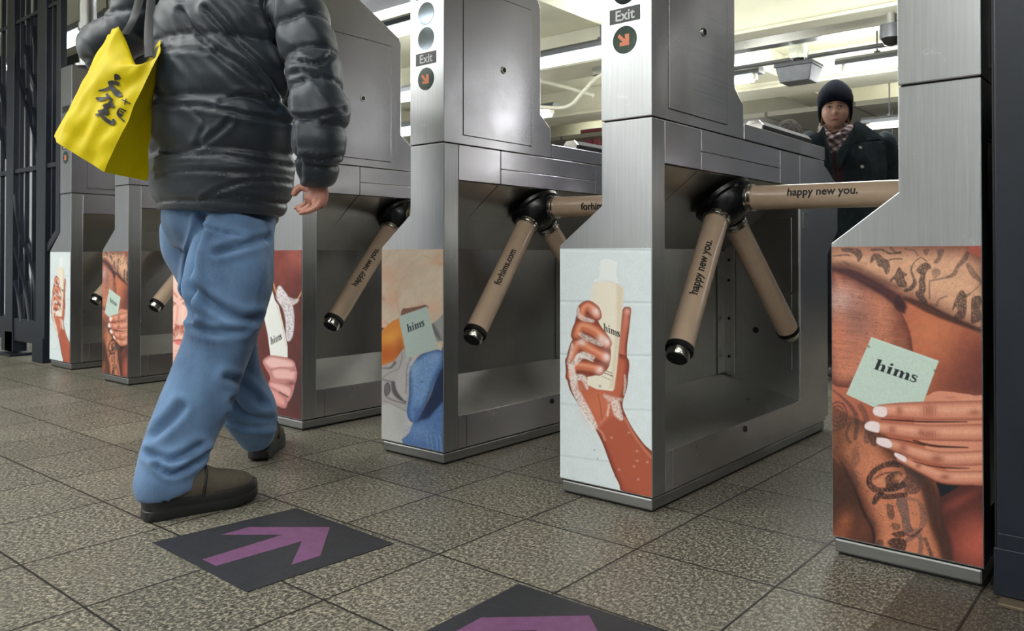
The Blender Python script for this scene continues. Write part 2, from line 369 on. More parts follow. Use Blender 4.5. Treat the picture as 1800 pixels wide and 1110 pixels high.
MB().add(lathe([(-.06, .02), (-.045, .05), (0, .075)], (0, 0, 0), (0, 0, 1))).build('dome', M['cap'], t, smooth=True)
MB().add(lathe([(0, .082), (.02, .085), (.11, .08)], (0, 0, 0), (0, 0, 1))).build('camera_body', M['fixture'], t, smooth=True)
MB().add(tube([(0, 0, .11), (0, 0, max(.15, 2.63-p[2]))], .03, 10)).build('hanger_rod', M['conduit'], t)
# cable tray with shiny underside and the conduits
a = on(1290, 95, 2, 2.55); b = on(1560, 45, 2, 2.55); y = (a[1]+b[1])/2
tag(MB().add(box(a[0]-1.5, b[0]+2., y-.07, y+.07, 2.55, 2.63)).build('cable_tray', M['steel_dark'], bevel=.004), 'long grey cable tray under the cream ceiling beam at the right', 'cable tray')
a = on(1290, 122, 2, 2.56); b = on(1600, 60, 2, 2.56); y = (a[1]+b[1])/2+.1
tag(MB().add(tube([(a[0]-1, y, 2.56), (b[0]+1.5, y, 2.56)], .022, 10)).build('ceiling_conduit', M['fixture'], smooth=True), 'dark conduit running under the beam over the hanging box', 'conduit')
P = [on(945, 141, 1, 4.9), on(1000, 155, 1, 4.9), on(1043, 168, 1, 4.9)]
tag(MB().add(tube(P, .022, 10)).build('ceiling_conduit', M['beam'], smooth=True), 'straight cream conduit sloping right between the two middle towers', 'conduit')
P = cat([on(945, 188, 1, 4.7), on(985, 190, 1, 4.7), on(1006, 183, 1, 4.7), on(1022, 165, 1, 4.7), on(1045, 140, 1, 4.7), on(1065, 128, 1, 4.7)], 5)
tag(MB().add(tube(P, .02, 10)).build('ceiling_conduit', M['beam'], smooth=True), 'bent cream conduit crossing in front of the straight one between the middle towers', 'conduit')

# ------------------------------------------------------------------ floor decals
M['decal'] = plain('black_floor_vinyl', (42, 43, 48), .5, 0, .15, 30, .25, 150, .0008)
M['purple'] = plain('purple_floor_print', (112, 72, 108), .5, 0, .12, 40, .25, 150, .0008)
def decal(c, label, pieces, rz=0):
    t = empty('floor_decal', (0, 0, 0), label, 'floor sticker', None)
    m = MB().add(prism(c, 2, .0004, .0016)); m.build('vinyl_square', M['decal'], t)
    m = MB()
    for q in pieces: m.add(prism(q, 2, .0016, .0020))
    m.build('arrow', M['purple'], t); return t
def fl(pts): return [tuple(on(x, y, 2, 0)[:2]) for x, y in pts]
arrow = fl([(580, 928.5), (437, 928.5), (389, 942), (497, 942), (356, 985.5), (380, 997), (531, 953), (512, 995), (563, 979)])
decal(fl([(268, 955), (521, 894.5), (693, 957), (434, 1042.5)]), 'black square floor sticker with a whole purple arrow, beside the brown shoe', [arrow])
c2 = fl([(912, 1028), (1152, 1107)]); A2 = np.array(c2[0]); ux = np.array(c2[1])-A2; ux /= np.linalg.norm(ux); uy = np.array([ux[1], -ux[0]])
sq = [A2, A2+ux*.43, A2+ux*.43+uy*.40, A2+uy*.40]
o1 = np.array(fl([(521, 894.5)])[0]); e1 = np.array(fl([(693, 957)])[0])-o1; e1 /= np.linalg.norm(e1); e2 = np.array([e1[1], -e1[0]])
pa = [tuple(A2+ux*((np.array(q)-o1)@e1)+uy*((np.array(q)-o1)@e2)) for q in arrow]
decal([tuple(q) for q in sq], 'black square floor sticker with a purple arrow, cut off by the bottom of the view', [pa])

# ------------------------------------------------------------------ turnstiles
XU = dict(A=-4.857, B=-4.011, C=-3.147, D=-2.365, E=-1.564, F=-.780, G=0.)
YU = dict(A=.095, B=.054, C=.02, D=-.012, E=-.023, F=-.015, G=0.)
ZB, ZP, ZJ, WL, WU, ZT = .042, .719, 1.075, .311, .163, .84
FRONT = [(0, ZB), (0, ZJ), (-WU, ZJ), (-WU, ZT), (-WL, ZP+.008), (-WL, ZB)]
def turn_frame(u, label):
    t = empty('turnstile', (XU[u], YU[u], 0), label, 'turnstile', 'row of subway turnstiles')
    S, SS, SD = M['steel'], M['steel_side'], M['steel_dark']
    MB().add(box(-WL+.004, -.004, .004, 1.352, .006, ZB-.003)).build('plinth', M['steel_base'], t, bevel=.005)
    MB().add(box(-WL+.012, -.012, .012, 1.344, 0, .05)).build('base_gap', M['groove'], t)
    MB().add(box(-WU+.006, -.006, .006, .57, ZJ-.01, ZJ+.008)).build('tower_gap', M['groove'], t)
    m = MB().add(prism(FRONT, 1, 0, .07)); m.build('front_column', S, t, bevel=.002)
    MB().add(prism(FRONT, 1, 1.09, 1.356)).build('rear_column', SS, t, bevel=.002)
    MB().add(prism([(1.356, ZB+.01), (1.356, 1.065), (1.40, 1.05), (1.53, .985), (1.53, .80), (1.405, .70), (1.405, ZB+.01)], 0, -WL+.01, -.006)).build('rear_hood', SS, t, bevel=.002)
    MB().add(box(-.003, .0015, 1.118, 1.160, .800, .862)).build('latch_plate', SD, t, bevel=.001)
    # underside of the housing, slanted, with the cover strips above it
    m = MB().add(prism([(-.006, .962), (-.006, ZJ-.003), (-WU+.004, ZJ-.003), (-WU+.004, ZT+.004), (-WL+.004, .728), (-WL+.010, .722), (-WU+.004, .838)], 1, .07, 1.09))
    m.build('housing', SD, t)
    m = MB()
    for a, b, c, e in ((.072, .288, .955, ZJ), (.2915, .896, 1.0105, ZJ), (.2915, .896, .955, 1.008), (.899, 1.088, .955, ZJ)): m.add(box(-.012, 0, a, b, c, e))
    m.build('cover_strip', SS, t, bevel=.0012)
    k = np.array([-.31, -.238]); k /= np.linalg.norm(k); nn = np.array([.61, -.79])
    m = MB()      # slanted plates under the housing with open joints between them
    for a, b in ((.072, .285), (.289, .93), (.934, 1.088)):
        for s0, s1 in ((.004, .20), (.204, .375)):
            q = [np.array([-.008, .957])+k*s0, np.array([-.008, .957])+k*s1]; m.add(prism([tuple(q[0]), tuple(q[1]), tuple(q[1]+nn*.003), tuple(q[0]+nn*.003)], 1, a, b))
    m.build('underside_plate', SD, t, bevel=.0006)
    MB().add(box(-WL, -WL+.008, .07, 1.356, ZB, ZP+.004)).build('side_panel', SD, t)
    m = MB()      # inner end wall with raised door and its frame, corner angles
    m.add(box(-WL+.008, -.004, 1.083, 1.09, ZB, .95)); m.add(box(-.235, -.03, 1.080, 1.084, .27, .55)); m.add(box(-.235, -.03, 1.080, 1.084, .56, .84))
    m.build('inner_end_wall', SD, t, bevel=.001)
    m = MB().add(box(-.300, -.255, 1.076, 1.081, .235, .74)).add(box(-.302, -.297, 1.02, 1.08, .235, .715)); m.build('corner_angle', SD, t, bevel=.0015)
    m = MB()
    for z in (.30, .45, .6, .68): m.add(tube([(-.278, 1.0765, z), (-.278, 1.0735, z)], .006, 10))
    m.add(tube([(-.17, 1.0805, .41), (-.17, 1.077, .41)], .012, 14)); m.build('screw', M['cap'], t)
    v = [(-.002, .07, .155), (-.002, 1.09, .155), (-.302, 1.09, .232), (-.302, .07, .232)]; v += [(x, y, z-.006) for x, y, z in v]
    MB().add((v, [(0, 1, 2, 3), (7, 6, 5, 4), (0, 4, 5, 1), (1, 5, 6, 2), (2, 6, 7, 3), (3, 7, 4, 0)])).build('foot_tray', SD, t)
    m = MB()
    for a, b in ((.0712, .110), (.1125, 1.056), (1.0585, 1.089)): m.add(box(-.012, 0, a, b, ZB+.001, .155))
    m.build('sill_panel', SS, t, bevel=.001)
    MB().add(tube([(0, .594, .132), (.003, .594, .132)], .010, 14)).add(box(.002, .0035, .586, .602, .130, .134)).build('sill_lock', M['cap'], t)
    # tower over the front
    side = [(0, ZJ+.004), (0, 1.86), (.150, 1.86), (.287, 1.788), (.49, 1.681), (.512, 1.668), (.523, 1.645), (.523, 1.238), (.586, 1.192), (.592, ZJ+.004)]
    MB().add(prism([(y, z) for y, z in side], 0, -WU, 0)).build('tower', SS, t, bevel=.0015)
    MB().add(box(-WU, -0., -.0012, .002, ZJ+.006, 1.858)).build('tower_face', S, t, bevel=.0008)
    MB().add(box(0, .0006, .091, .466, 1.109, 1.627)).build('panel_gap', M['groove'], t)
    MB().add(box(0, .0016, .0935, .4635, 1.1115, 1.6245)).build('access_panel', SS, t, bevel=.0006)
    m = MB().add(tube([(.001, .303, 1.369), (.006, .303, 1.369)], .0135, 20)); L = m.build('panel_lock', M['chrome'], t, bevel=.001)
    MB().add(tube([(.006, .303, 1.369), (.0068, .303, 1.369)], .009, 16)).build('keyhole', M['groove'], L)
    MB().add(box(-WU, .001, .594, 1.359, ZJ+.004, 1.131)).build('lid', SS, t, bevel=.002)
    h = [(-.030, .0), (-.034, .022), (-.018, .040), (.018, .040), (.034, .022), (.030, 0)]
    MB().add(prism([(x-.052, z+1.131) for x, z in h], 1, .80, 1.27)).build('card_reader', M['reader'], t, bevel=.002)
    m = MB().add(prism([(x*1.04-.052, z*1.03+1.131) for x, z in h], 1, .786, .80)).build('reader_end', M['chrome'], t, bevel=.002)
    # signs on the face of the tower
    MB().add(box(-.134, -.036, -.0022, -.0010, 1.348, 1.389)).build('exit_plate', M['plate'], t)
    v, f = text_mesh('Exit', .041, .0009); v = v-[(v[:, 0].min()+v[:, 0].max())/2, (v[:, 1].min()+v[:, 1].max())/2, 0]
    mkobj('exit_lettering', [(-.083+x, -.0026, 1.3685+y*1.0) for x, y, _ in v], f, M['white'], t)
    MB().add(box(-.134, -.036, -.0022, -.0010, 1.575, 1.616)).build('sign_plate', M['plate'], t)
    for z, mt in ((1.299, 'green'), (1.437, 'mirror'), (1.522, 'mirror')):
        MB().add(tube([(-.085, 0, z), (-.085, -.0022, z)], .0385, 40)).build('signal_lens', M[mt], t)
    aw = [(-.6, .62), (-.62, .36), (-.36, .62), (.16, .1), (.16, .46), (.46, .56), (.46, -.5), (-.5, -.5), (-.44, -.16), (-.1, -.16)]
    aw = [(-.55, .62), (.05, .02), (.05, .5), (.5, .5), (.5, -.56), (-.52, -.56), (-.52, -.2), (-.2, -.2), (-.74, .34)]
    mkobj('arrow', [(-.085+x*.030, -.0027, 1.299+y*.030) for x, y in aw], [tuple(range(len(aw)))], M['orange'], t)
    return t
M['plate'] = plain('black_sign_plate', (22, 26, 34), .35, 0, .1)
M['white'] = plain('silver_lettering', (205, 208, 210), .45)
M['green'] = plain('dark_green_lens', (10, 52, 46), .12, 0, .3, 60)
M['mirror'] = plain('smoked_lens', (52, 58, 64), .08, .8, .05)
M['orange'] = plain('orange_arrow_print', (226, 128, 86), .4)

HUB = np.array([-.069, .576, .886]); LA = .653; BETA = .879
def arms(t, texts):
    la = -.894; a = np.array([math.cos(la), 0, math.sin(la)]); b = np.array([-math.sin(la), 0, math.cos(la)]); c = np.array([0, 1., 0])
    MB().add(lathe([(.0, .104), (.012, .102), (.018, .092), (.030, .090), (.050, .084), (.068, .070), (.082, .050), (.090, .026), (.092, .001)], HUB, a, 40)).build('hub', M['hub'], t, smooth=45)
    for k in range(3):
        w = 2*PI*k/3+.007; D = math.cos(BETA)*a+math.sin(BETA)*(math.cos(w)*b+math.sin(w)*c); R = .039
        arm = MB().add(lathe([(.112, R), (LA-.040, R), (LA-.039, R*.9)], HUB, D, 40)).build('turnstile_arm', M['sleeve'], t, smooth=True)
        MB().add(lathe([(.05, R*.9), (.088, R*.92), (.089, R*1.15), (.097, R*1.15), (.098, R*1.03), (.103, R*1.03), (.104, R*1.13), (.1115, R*1.13), (.112, R*.9)], HUB, D, 36)).build('collar_ring', M['chrome'], arm, smooth=40)
        MB().add(lathe([(LA-.041, R*1.05), (LA-.026, R*1.07), (LA-.024, R*.92)], HUB, D, 36)).build('end_ring', M['cap'], arm, smooth=40)
        MB().add(lathe([(LA-.025, R*.86), (LA-.004, R*.86), (LA, R*.78)], HUB, D, 36)).build('end_cap', M['chrome'], arm, smooth=40)
        MB().add(lathe([(LA, R*.76), (LA+.0012, R*.74)], HUB, D, 36)).build('end_plug', M['groove'], arm, smooth=40)
        if texts.get(k):
            body, start, end, inv, ang = texts[k]
            v, f = text_mesh(body, .047, .0014, 7, 'LEFT'); v[:, 0] -= v[:, 0].min(); v = v*((end-start)/v[:, 0].max())
            # facing the camera side: radial direction towards the viewer
            P0 = HUB+D*.3; vw = CAM-(P0+np.array([t.location.x, t.location.y, 0])); vw -= D*(vw@D); vw /= np.linalg.norm(vw); up = np.cross(D, vw)
            out = []
            Lx = end-start
            for x, y, _ in v:
                s1 = start+x if not inv else start+Lx-x
                yy = -y if not inv else y
                th = yy/R+ang; out.append(HUB+D*s1+(vw*math.cos(th)+up*math.sin(th))*(R+.0007))
            mkobj('lettering', out, f, M['ink'], arm, recalc=False)
# ------------------------------------------------------------------ printed posters: pictures computed point by point
GAIN = 1.28
def TR(ox, oy, k, pts): return [(ox+x/k, oy+y/k) for x, y in pts]
class Canvas:
    """colours of a grid of points on the poster; positions are those of the photographed print"""
    def __init__(s, PX, PY, base):
        s.x = PX; s.y = PY; s.c = np.tile(lin(base), (len(PX), 1)); s.T = (0, 0, 1)
    def use(s, ox, oy, k): s.T = (ox, oy, k); return s
    def tp(s, pts): return np.array(TR(*s.T, pts), float)
    def sel(s, P, pad):
        return np.nonzero((s.x > P[:, 0].min()-pad) & (s.x < P[:, 0].max()+pad) & (s.y > P[:, 1].min()-pad) & (s.y < P[:, 1].max()+pad))[0]
    def sd(s, P, I):
        x, y = s.x[I], s.y[I]; inside = np.zeros(len(I), bool); dm = np.full(len(I), 1e9); n = len(P)
        for i in range(n):
            ax, ay = P[i]; bx, by = P[(i+1) % n]; ex, ey = bx-ax, by-ay
            t = np.clip(((x-ax)*ex+(y-ay)*ey)/(ex*ex+ey*ey+1e-12), 0, 1); dm = np.minimum(dm, (x-ax-t*ex)**2+(y-ay-t*ey)**2)
            if ay != by:
                c = ((ay > y) != (by > y)) & (x < (bx-ax)*(y-ay)/(by-ay)+ax); inside ^= c
        d = np.sqrt(dm); return np.where(inside, d, -d)
    def put(s, I, a, col):
        col = lin(col) if np.ndim(col) == 1 else col
        s.c[I] = s.c[I]*(1-a[:, None])+col*a[:, None]
    def poly(s, pts, col, soft=.7, smooth=False, alpha=1., tex=None):
        P = s.tp(pts)
        if smooth: P = cat(P, 5, True)
        I = s.sel(P, soft*2+1)
        if not len(I): return s
        a = np.clip(s.sd(P, I)/(2*soft)+.5, 0, 1); a = a*a*(3-2*a)*alpha
        if tex is not None: a = a*tex[I]
        s.put(I, a, col); return s
    def round_(s, pts, edge, mid, width, soft=.7, hi=None, gam=1.):
        """polygon shaded from its edge colour to its middle colour"""
        P = cat(s.tp(pts), 5, True); I = s.sel(P, soft*2+1)
        if not len(I): return s
        d = s.sd(P, I); a = np.clip(d/(2*soft)+.5, 0, 1); t = np.clip(d/(width/s.T[2]), 0, 1)**gam; t = t*t*(3-2*t)
        col = lin(edge)*(1-t[:, None])+lin(mid)*t[:, None]; s.put(I, a, col); return s
    def line(s, pts, w, col, soft=.6, alpha=1., smooth=True, tex=None):
        P = s.tp(pts)
        if smooth and len(P) > 2: P = cat(P, 6)
        ws = np.interp(np.linspace(0, 1, len(P)), np.linspace(0, 1, len(np.atleast_1d(w))), np.atleast_1d(w))/s.T[2]/2
        I = s.sel(P, ws.max()+soft*2)
        if not len(I): return s
        x, y = s.x[I], s.y[I]; best = np.full(len(I), -1e9)
        for i in range(len(P)-1):
            ax, ay = P[i]; ex, ey = P[i+1]-P[i]; t = np.clip(((x-ax)*ex+(y-ay)*ey)/(ex*ex+ey*ey+1e-12), 0, 1)
            best = np.maximum(best, ws[i]+(ws[i+1]-ws[i])*t-np.hypot(x-ax-t*ex, y-ay-t*ey))
        a = np.clip(best/(2*soft)+.5, 0, 1)*alpha
        if tex is not None: a = a*tex[I]
        s.put(I, a, col); return s
    def blob(s, c, rx, ry, col, alpha=.5, rot=0., tex=None):
        P = s.tp([c])[0]; rx /= s.T[2]; ry /= s.T[2]; m = max(rx, ry)*2.4
        I = np.nonzero((abs(s.x-P[0]) < m) & (abs(s.y-P[1]) < m))[0]
        if not len(I): return s
        dx, dy = s.x[I]-P[0], s.y[I]-P[1]; u = dx*math.cos(rot)+dy*math.sin(rot); v = -dx*math.sin(rot)+dy*math.cos(rot)
        a = np.exp(-(u/rx)**2-(v/ry)**2)*alpha
        if tex is not None: a = a*tex[I]
        s.put(I, a, col); return s
    def noise(s, sx, sy, seed=0, ang=0.):
        """smooth value noise with cells of sx by sy"""
        r = np.random.RandomState(seed); G = r.rand(257, 257)
        u = (s.x*math.cos(ang)+s.y*math.sin(ang))/sx+400; v = (-s.x*math.sin(ang)+s.y*math.cos(ang))/sy+400
        i = np.floor(u).astype(int); j = np.floor(v).astype(int); fu = u-i; fv = v-j; fu = fu*fu*(3-2*fu); fv = fv*fv*(3-2*fv)
        i %= 256; j %= 256; return (G[i, j]*(1-fu)+G[i+1, j]*fu)*(1-fv)+(G[i, j+1]*(1-fu)+G[i+1, j+1]*fu)*fv
    def grain(s, amt, sx=1.2, sy=1.2, seed=1, mask=None, ang=0.):
        n = 1+(s.noise(sx, sy, seed, ang)-.5)*2*amt
        if mask is not None: n = 1+(n-1)*mask
        s.c *= n[:, None]; return s
    def mask(s, pts, soft=1., smooth=True):
        P = s.tp(pts)
        if smooth: P = cat(P, 5, True)
        I = s.sel(P, soft*2+1); m = np.zeros(len(s.x)); m[I] = np.clip(s.sd(P, I)/(2*soft)+.5, 0, 1); return m
    def word(s, org, ex, ey, col, soft=.45, alpha=1.):
        """the serif word on packet and bottle; org = left end of baseline, ex = right end, ey = top of h"""
        o = np.array(org, float); X = np.array(ex, float)-o; Y = np.array(ey, float)-o
        def q(pts): return [tuple(o+X*(x/2.13)+Y*(y/.76)) for x, y in pts]
        def serif(x0, x1): return [(x0, 0), (x1, 0), (x1, .035), (x0, .035)]
        G = []
        def stem(x, top, flag): G.append([(x+.055, 0), (x+.225, 0), (x+.225, top), (x-.01, top-.04), (x-.01, top-.085), (x+.055, top-.10)]); G.append(serif(x, x+.28))
        def arch(x, h=.5): G.append([(x, h*.62), (x, h*.74), (x+.07, h*.92), (x+.15, h), (x+.22, h*.97), (x+.275, h*.84), (x+.30, h*.66), (x+.30, 0), (x+.135, 0), (x+.135, h*.66), (x+.12, h*.8), (x+.07, h*.8), (x+.03, h*.7)]); G.append(serif(x+.09, x+.35))
        stem(0, .76, 1); arch(.21); stem(.60, .5, 1); G.append([(.74+.085*math.cos(w), .66+.085*math.sin(w)) for w in np.linspace(0, 2*PI, 14)[:-1]])
        stem(.92, .5, 1); arch(1.13); arch(1.42)
        for g in G: s.poly(q(g), col, soft, alpha=alpha)
        S = [(2.07, .39), (2.02, .46), (1.95, .475), (1.87, .45), (1.85, .38), (1.90, .31), (2.0, .25), (2.07, .18), (2.06, .09), (1.98, .03), (1.88, .03), (1.82, .10)]
        wd = np.hypot(*(Y/.76))*.075; s.line(q(S), [wd*.7, wd, wd*1.6, wd*1.9, wd*1.5, wd, wd*.7], col, soft, alpha=alpha)
        s.line(q([(2.07, .36), (2.08, .48)]), wd*.6, col, soft, alpha=alpha); s.line(q([(1.81, .01), (1.82, .14)]), wd*.6, col, soft, alpha=alpha); return s
def poster_grid(nx, nz):
    X = np.linspace(-WL+.002, -.002, nx); Z = np.linspace(ZP, ZB+.004, nz); gx, gz = np.meshgrid(X, Z); return gx.ravel(), gz.ravel()
def canvas_for(u, gx, gz, base):
    V = np.stack([gx+XU[u], np.full_like(gx, YU[u]-.002), gz], 1)-CAM; w = V@_F
    return Canvas(900+(V@_R)/w*FPX, VY0-(V@_U)/w*FPX, base)
M['poster'] = NT('printed_poster'); at_ = M['poster'].n('ShaderNodeVertexColor'); at_.layer_name = 'print'
M['poster'].set(Base_Color=at_.outputs[0], Roughness=.42, Specular_IOR_Level=.35); M['poster'] = M['poster'].m
def poster(t, u, paint, nx, nz, src=None, label=None):
    gx, gz = poster_grid(nx, nz); cv = canvas_for(src or u, gx, gz, (128, 128, 128)); paint(cv)
    c = np.clip(cv.c*GAIN, 0, .95)
    me = bpy.data.meshes.new('poster'); n = len(gx); y = np.full(n, -.0016)
    back = [(-WL+.002, .001, ZP), (-.002, .001, ZP), (-.002, .001, ZB+.004), (-WL+.002, .001, ZB+.004)]
    v = np.concatenate([np.stack([gx, y, gz], 1), np.array(back)])
    i = (np.arange(nz-1)[:, None]*nx+np.arange(nx-1)[None]).ravel(); q = np.stack([i, i+nx, i+nx+1, i+1], 1)
    f = [tuple(r) for r in q.tolist()]; a, b, d, e = 0, nx-1, nx*nz-1, nx*(nz-1); f += [(n, n+1, n+2, n+3), (a, n, n+3, e), (b, d, n+2, n+1), (a, b, n+1, n), (e, n+3, n+2, d)][:1]
    me.from_pydata(v.tolist(), [], f); me.materials.append(M['poster'])
    ca = me.color_attributes.new('print', 'FLOAT_COLOR', 'POINT'); cc = np.ones((n+4, 4)); cc[:n, :3] = c; cc[n:, :3] = c.mean(0); ca.data.foreach_set('color', cc.ravel())
    o = bpy.data.objects.new('poster', me); COL.objects.link(o); o.parent = t
    if label: o['label'] = label
    return o

def paint_tattoo(c):
    c.c[:] = lin((178, 96, 70))
    c.use(1455, 430, 6.3158)
    c.blob((300, 700), 900, 500, (186, 112, 84), 1)
    # smooth thigh seen between knee and arm
    c.poly([(830, 600), (1100, 700), (1400, 850), (1740, 960), (1740, 2600), (900, 2600), (900, 1100)], (182, 98, 66), 3)
    c.blob((1700, 1300), 420, 420, (108, 52, 46), .9); c.blob((1700, 1600), 600, 250, (96, 46, 42), .8); c.blob((1150, 950), 250, 260, (200, 116, 76), .6)
    # knee
    K = [(20, 290), (200, 330), (420, 420), (600, 510), (720, 620), (810, 740), (870, 860), (915, 980), (935, 1110), (935, 1350), (600, 1500), (0, 1500)]
    c.round_(K, (112, 58, 46), (188, 114, 86), 170, 1)
    c.blob((140, 610), 190, 150, (196, 158, 150), .75); c.blob((350, 820), 190, 260, (128, 88, 84), .7, .2); c.blob((620, 700), 150, 200, (200, 124, 92), .5, .6); c.blob((780, 1000), 110, 250, (122, 64, 48), .7); c.blob((100, 1000), 90, 160, (196, 110, 80), .5)
    km = c.mask(K, 2)
    c.grain(.16, 26, 1.3, 11, km, .12); sp = np.clip((c.noise(1.9, 1.9, 21)-.80)*7, 0, 1)*km; c.put(np.arange(len(c.x)), sp*.65, (84, 42, 34))
    # upper arm
    A = [(20, 20), (1450, 20), (1560, 70), (1720, 170), (1760, 200), (1760, 975), (1550, 905), (1300, 800), (1100, 690), (850, 590), (600, 480), (300, 330), (20, 250)]
    c.poly([(1400, 0), (1760, 0), (1760, 220), (1600, 90)], (158, 74, 60), 1)
    c.round_(A, (128, 76, 60), (206, 152, 120), 210, 1, gam=.8)
    c.blob((1350, 430), 400, 120, (214, 164, 128), .6, .35); c.blob((200, 60), 300, 80, (196, 136, 108), .4)
    c.line([(20, 265), (250, 315), (450, 415), (650, 535), (790, 640), (850, 700)], [40, 90, 110, 110, 130, 60], (66, 38, 42), 3, .95)
    c.line([(780, 590), (800, 680), (850, 760)], [70, 120, 20], (60, 34, 38), 2, .9); c.line([(850, 600), (1100, 705), (1300, 800), (1560, 905), (1740, 970)], [40, 100, 80, 60, 30], (58, 36, 34), 2.4, .9)
    c.line([(20, 240), (200, 230), (400, 300), (620, 420), (800, 480)], [60, 70, 50, 90, 30], (88, 50, 48), 4, .6)
    rough = np.clip(.92+(c.noise(1.5, 1.5, 5)-.5)*1.0, 0, 1); ink = (62, 52, 54); ink2 = (40, 36, 40)
    def B(p, col=ink, a=.85, soft=1., sm=True): c.poly(p, col, soft, sm, a, rough)
    def Ln(p, w, col=ink, a=.85): c.line(p, w, col, .8, a, True, rough)
    B([(160, 40), (330, 45), (385, 100), (370, 160), (335, 195), (310, 130), (250, 90), (170, 80)]); Ln([(60, 130), (200, 115), (240, 125)], 14); Ln([(170, 190), (230, 220)], 24, ink, .5)
    B([(470, 180), (500, 110), (560, 100), (620, 150), (680, 190), (690, 280), (650, 335), (610, 260), (560, 240), (530, 170), (480, 210)]); Ln([(650, 180), (740, 160), (820, 160)], 16)
    Ln([(490, 60), (600, 60), (690, 100), (800, 90)], 26); Ln([(700, 40), (760, 90), (810, 90)], 30, ink, .7); Ln([(860, 50), (960, 70), (1000, 120)], 20, ink, .6)
    B([(690, 390), (740, 340), (790, 250), (830, 300), (880, 330), (850, 370), (880, 440), (860, 480), (780, 460), (740, 390), (700, 420)], ink2)
    Ln([(1000, 165), (960, 200), (925, 280), (950, 360), (965, 430), (920, 490), (860, 510)], [12, 12, 20, 30, 50, 50, 40], ink2); Ln([(1000, 165), (1035, 145), (1100, 190)], 12)
    B([(980, 290), (1050, 210), (1120, 210), (1150, 260), (1100, 300), (1080, 400), (1090, 500), (1070, 560), (1110, 650), (1040, 640), (970, 550), (1010, 490), (1010, 400), (1030, 340)], ink2)
    B([(1060, 60), (1130, 50), (1110, 110), (1080, 120)], ink, .6); B([(1210, 60), (1290, 60), (1260, 150), (1220, 210), (1170, 200), (1220, 130)], ink, .7)
    Ln([(1130, 600), (1130, 420), (1160, 400), (1300, 370), (1400, 330), (1440, 250), (1520, 160), (1550, 100)], [18, 14, 14, 24, 50, 40, 60, 40], ink, .75); B([(1150, 280), (1230, 270), (1250, 330), (1180, 380)], ink, .5)
    Ln([(1560, 230), (1620, 330), (1690, 400), (1690, 450), (1600, 530), (1540, 570)], [50, 70, 40, 14, 14, 40], ink, .65)
    B([(1380, 740), (1400, 650), (1450, 540), (1500, 510), (1540, 580), (1540, 720), (1510, 830), (1400, 810), (1440, 740), (1420, 690)], ink2); B([(1600, 600), (1680, 570), (1720, 620), (1690, 700), (1710, 830), (1600, 880), (1590, 760)], ink2); Ln([(1200, 680), (1240, 610), (1320, 575)], 22, ink, .6); Ln([(1130, 660), (1240, 680)], 16, ink, .5)
    Ln([(1640, 850), (1700, 830), (1720, 900), (1660, 930)], 18, ink, .6)
    am = c.mask(A, 2); sp = np.clip((c.noise(1.6, 1.6, 31)-.78)*6, 0, 1)*am; c.put(np.arange(len(c.x)), sp*.4, (110, 66, 52))
    # lower arm with its tattoo
    c.use(1455, 770, 4.27)
    c.poly([(0, -260), (120, -190), (400, -60), (560, 120), (820, 330), (900, 700), (930, 1000), (0, 1000)], (116, 66, 48), 3)
    c.poly([(820, 330), (1200, 350), (1200, 1000), (880, 1000)], (72, 38, 36), 3); c.blob((1130, 800), 190, 200, (176, 82, 64), 1); c.blob((1000, 470), 160, 40, (128, 60, 50), .8, -.5)
    c.poly([(810, 335), (1010, 350), (930, 400), (850, 445)], (26, 30, 34), 1)
    F2 = [(30, 100), (60, 60), (90, -140), (330, -90), (480, 100), (600, 200), (740, 330), (800, 560), (860, 760), (910, 1000), (340, 900), (330, 700), (270, 560), (190, 360), (100, 190)]
    c.round_(F2, (88, 50, 38), (196, 118, 84), 130, 1.2)
    c.poly([(0, 130), (60, 160), (150, 290), (220, 430), (290, 600), (350, 740), (350, 900), (0, 900)], (70, 44, 36), 2); c.blob((130, 640), 60, 90, (150, 82, 52), .8, .4); c.blob((60, 740), 120, 60, (140, 74, 52), .9); c.blob((270, 700), 60, 120, (110, 62, 46), .7)
    c.line([(100, 190), (190, 360), (270, 560), (340, 700), (350, 830)], 22, (52, 32, 30), 1.5, .9)
    c.line([(640, 200), (760, 400), (820, 640), (880, 800), (900, 980)], [60, 110, 110, 100, 90], (66, 44, 38), 4, .85)
    Ln([(540, 195), (430, 205), (340, 260), (310, 330), (350, 385), (430, 400), (530, 370), (570, 350)], [60, 40, 40, 46, 50, 50, 60, 40], ink2, .95); Ln([(350, 310), (420, 270), (500, 260)], 16, ink2, .8)
    B([(430, 300), (520, 250), (560, 280), (500, 380), (450, 390)], ink2, .95); c.blob((395, 330), 40, 28, (196, 128, 94), .9); c.blob((530, 300), 26, 26, (196, 128, 94), .9)
    B([(560, 200), (680, 230), (690, 400), (600, 420), (540, 350), (590, 280)], ink, .85); Ln([(350, 485), (380, 440), (470, 440), (580, 430)], [40, 50, 46, 40], ink2, .95); c.line([(430, 415), (500, 412), (570, 385)], 14, (186, 120, 90), .8, .9)
    B([(440, 500), (490, 520), (500, 600), (460, 610)], ink, .8); B([(510, 470), (590, 460), (620, 640), (640, 700), (570, 710), (550, 600)], (86, 78, 78), .85); Ln([(600, 460), (680, 480), (720, 600), (690, 690), (620, 700)], [30, 24, 60, 30, 40], (86, 74, 72), .6)
    B([(480, 720), (560, 700), (580, 740), (520, 750)], ink2, .9); B([(450, 780), (520, 750), (590, 780), (570, 860), (500, 850)], ink2, .95); Ln([(600, 770), (680, 730), (700, 800), (690, 880)], 36, (80, 72, 72), .7); Ln([(560, 715), (640, 735), (700, 690)], 24, (60, 52, 54), .8); Ln([(730, 760), (770, 860), (780, 900)], 30, ink, .8)
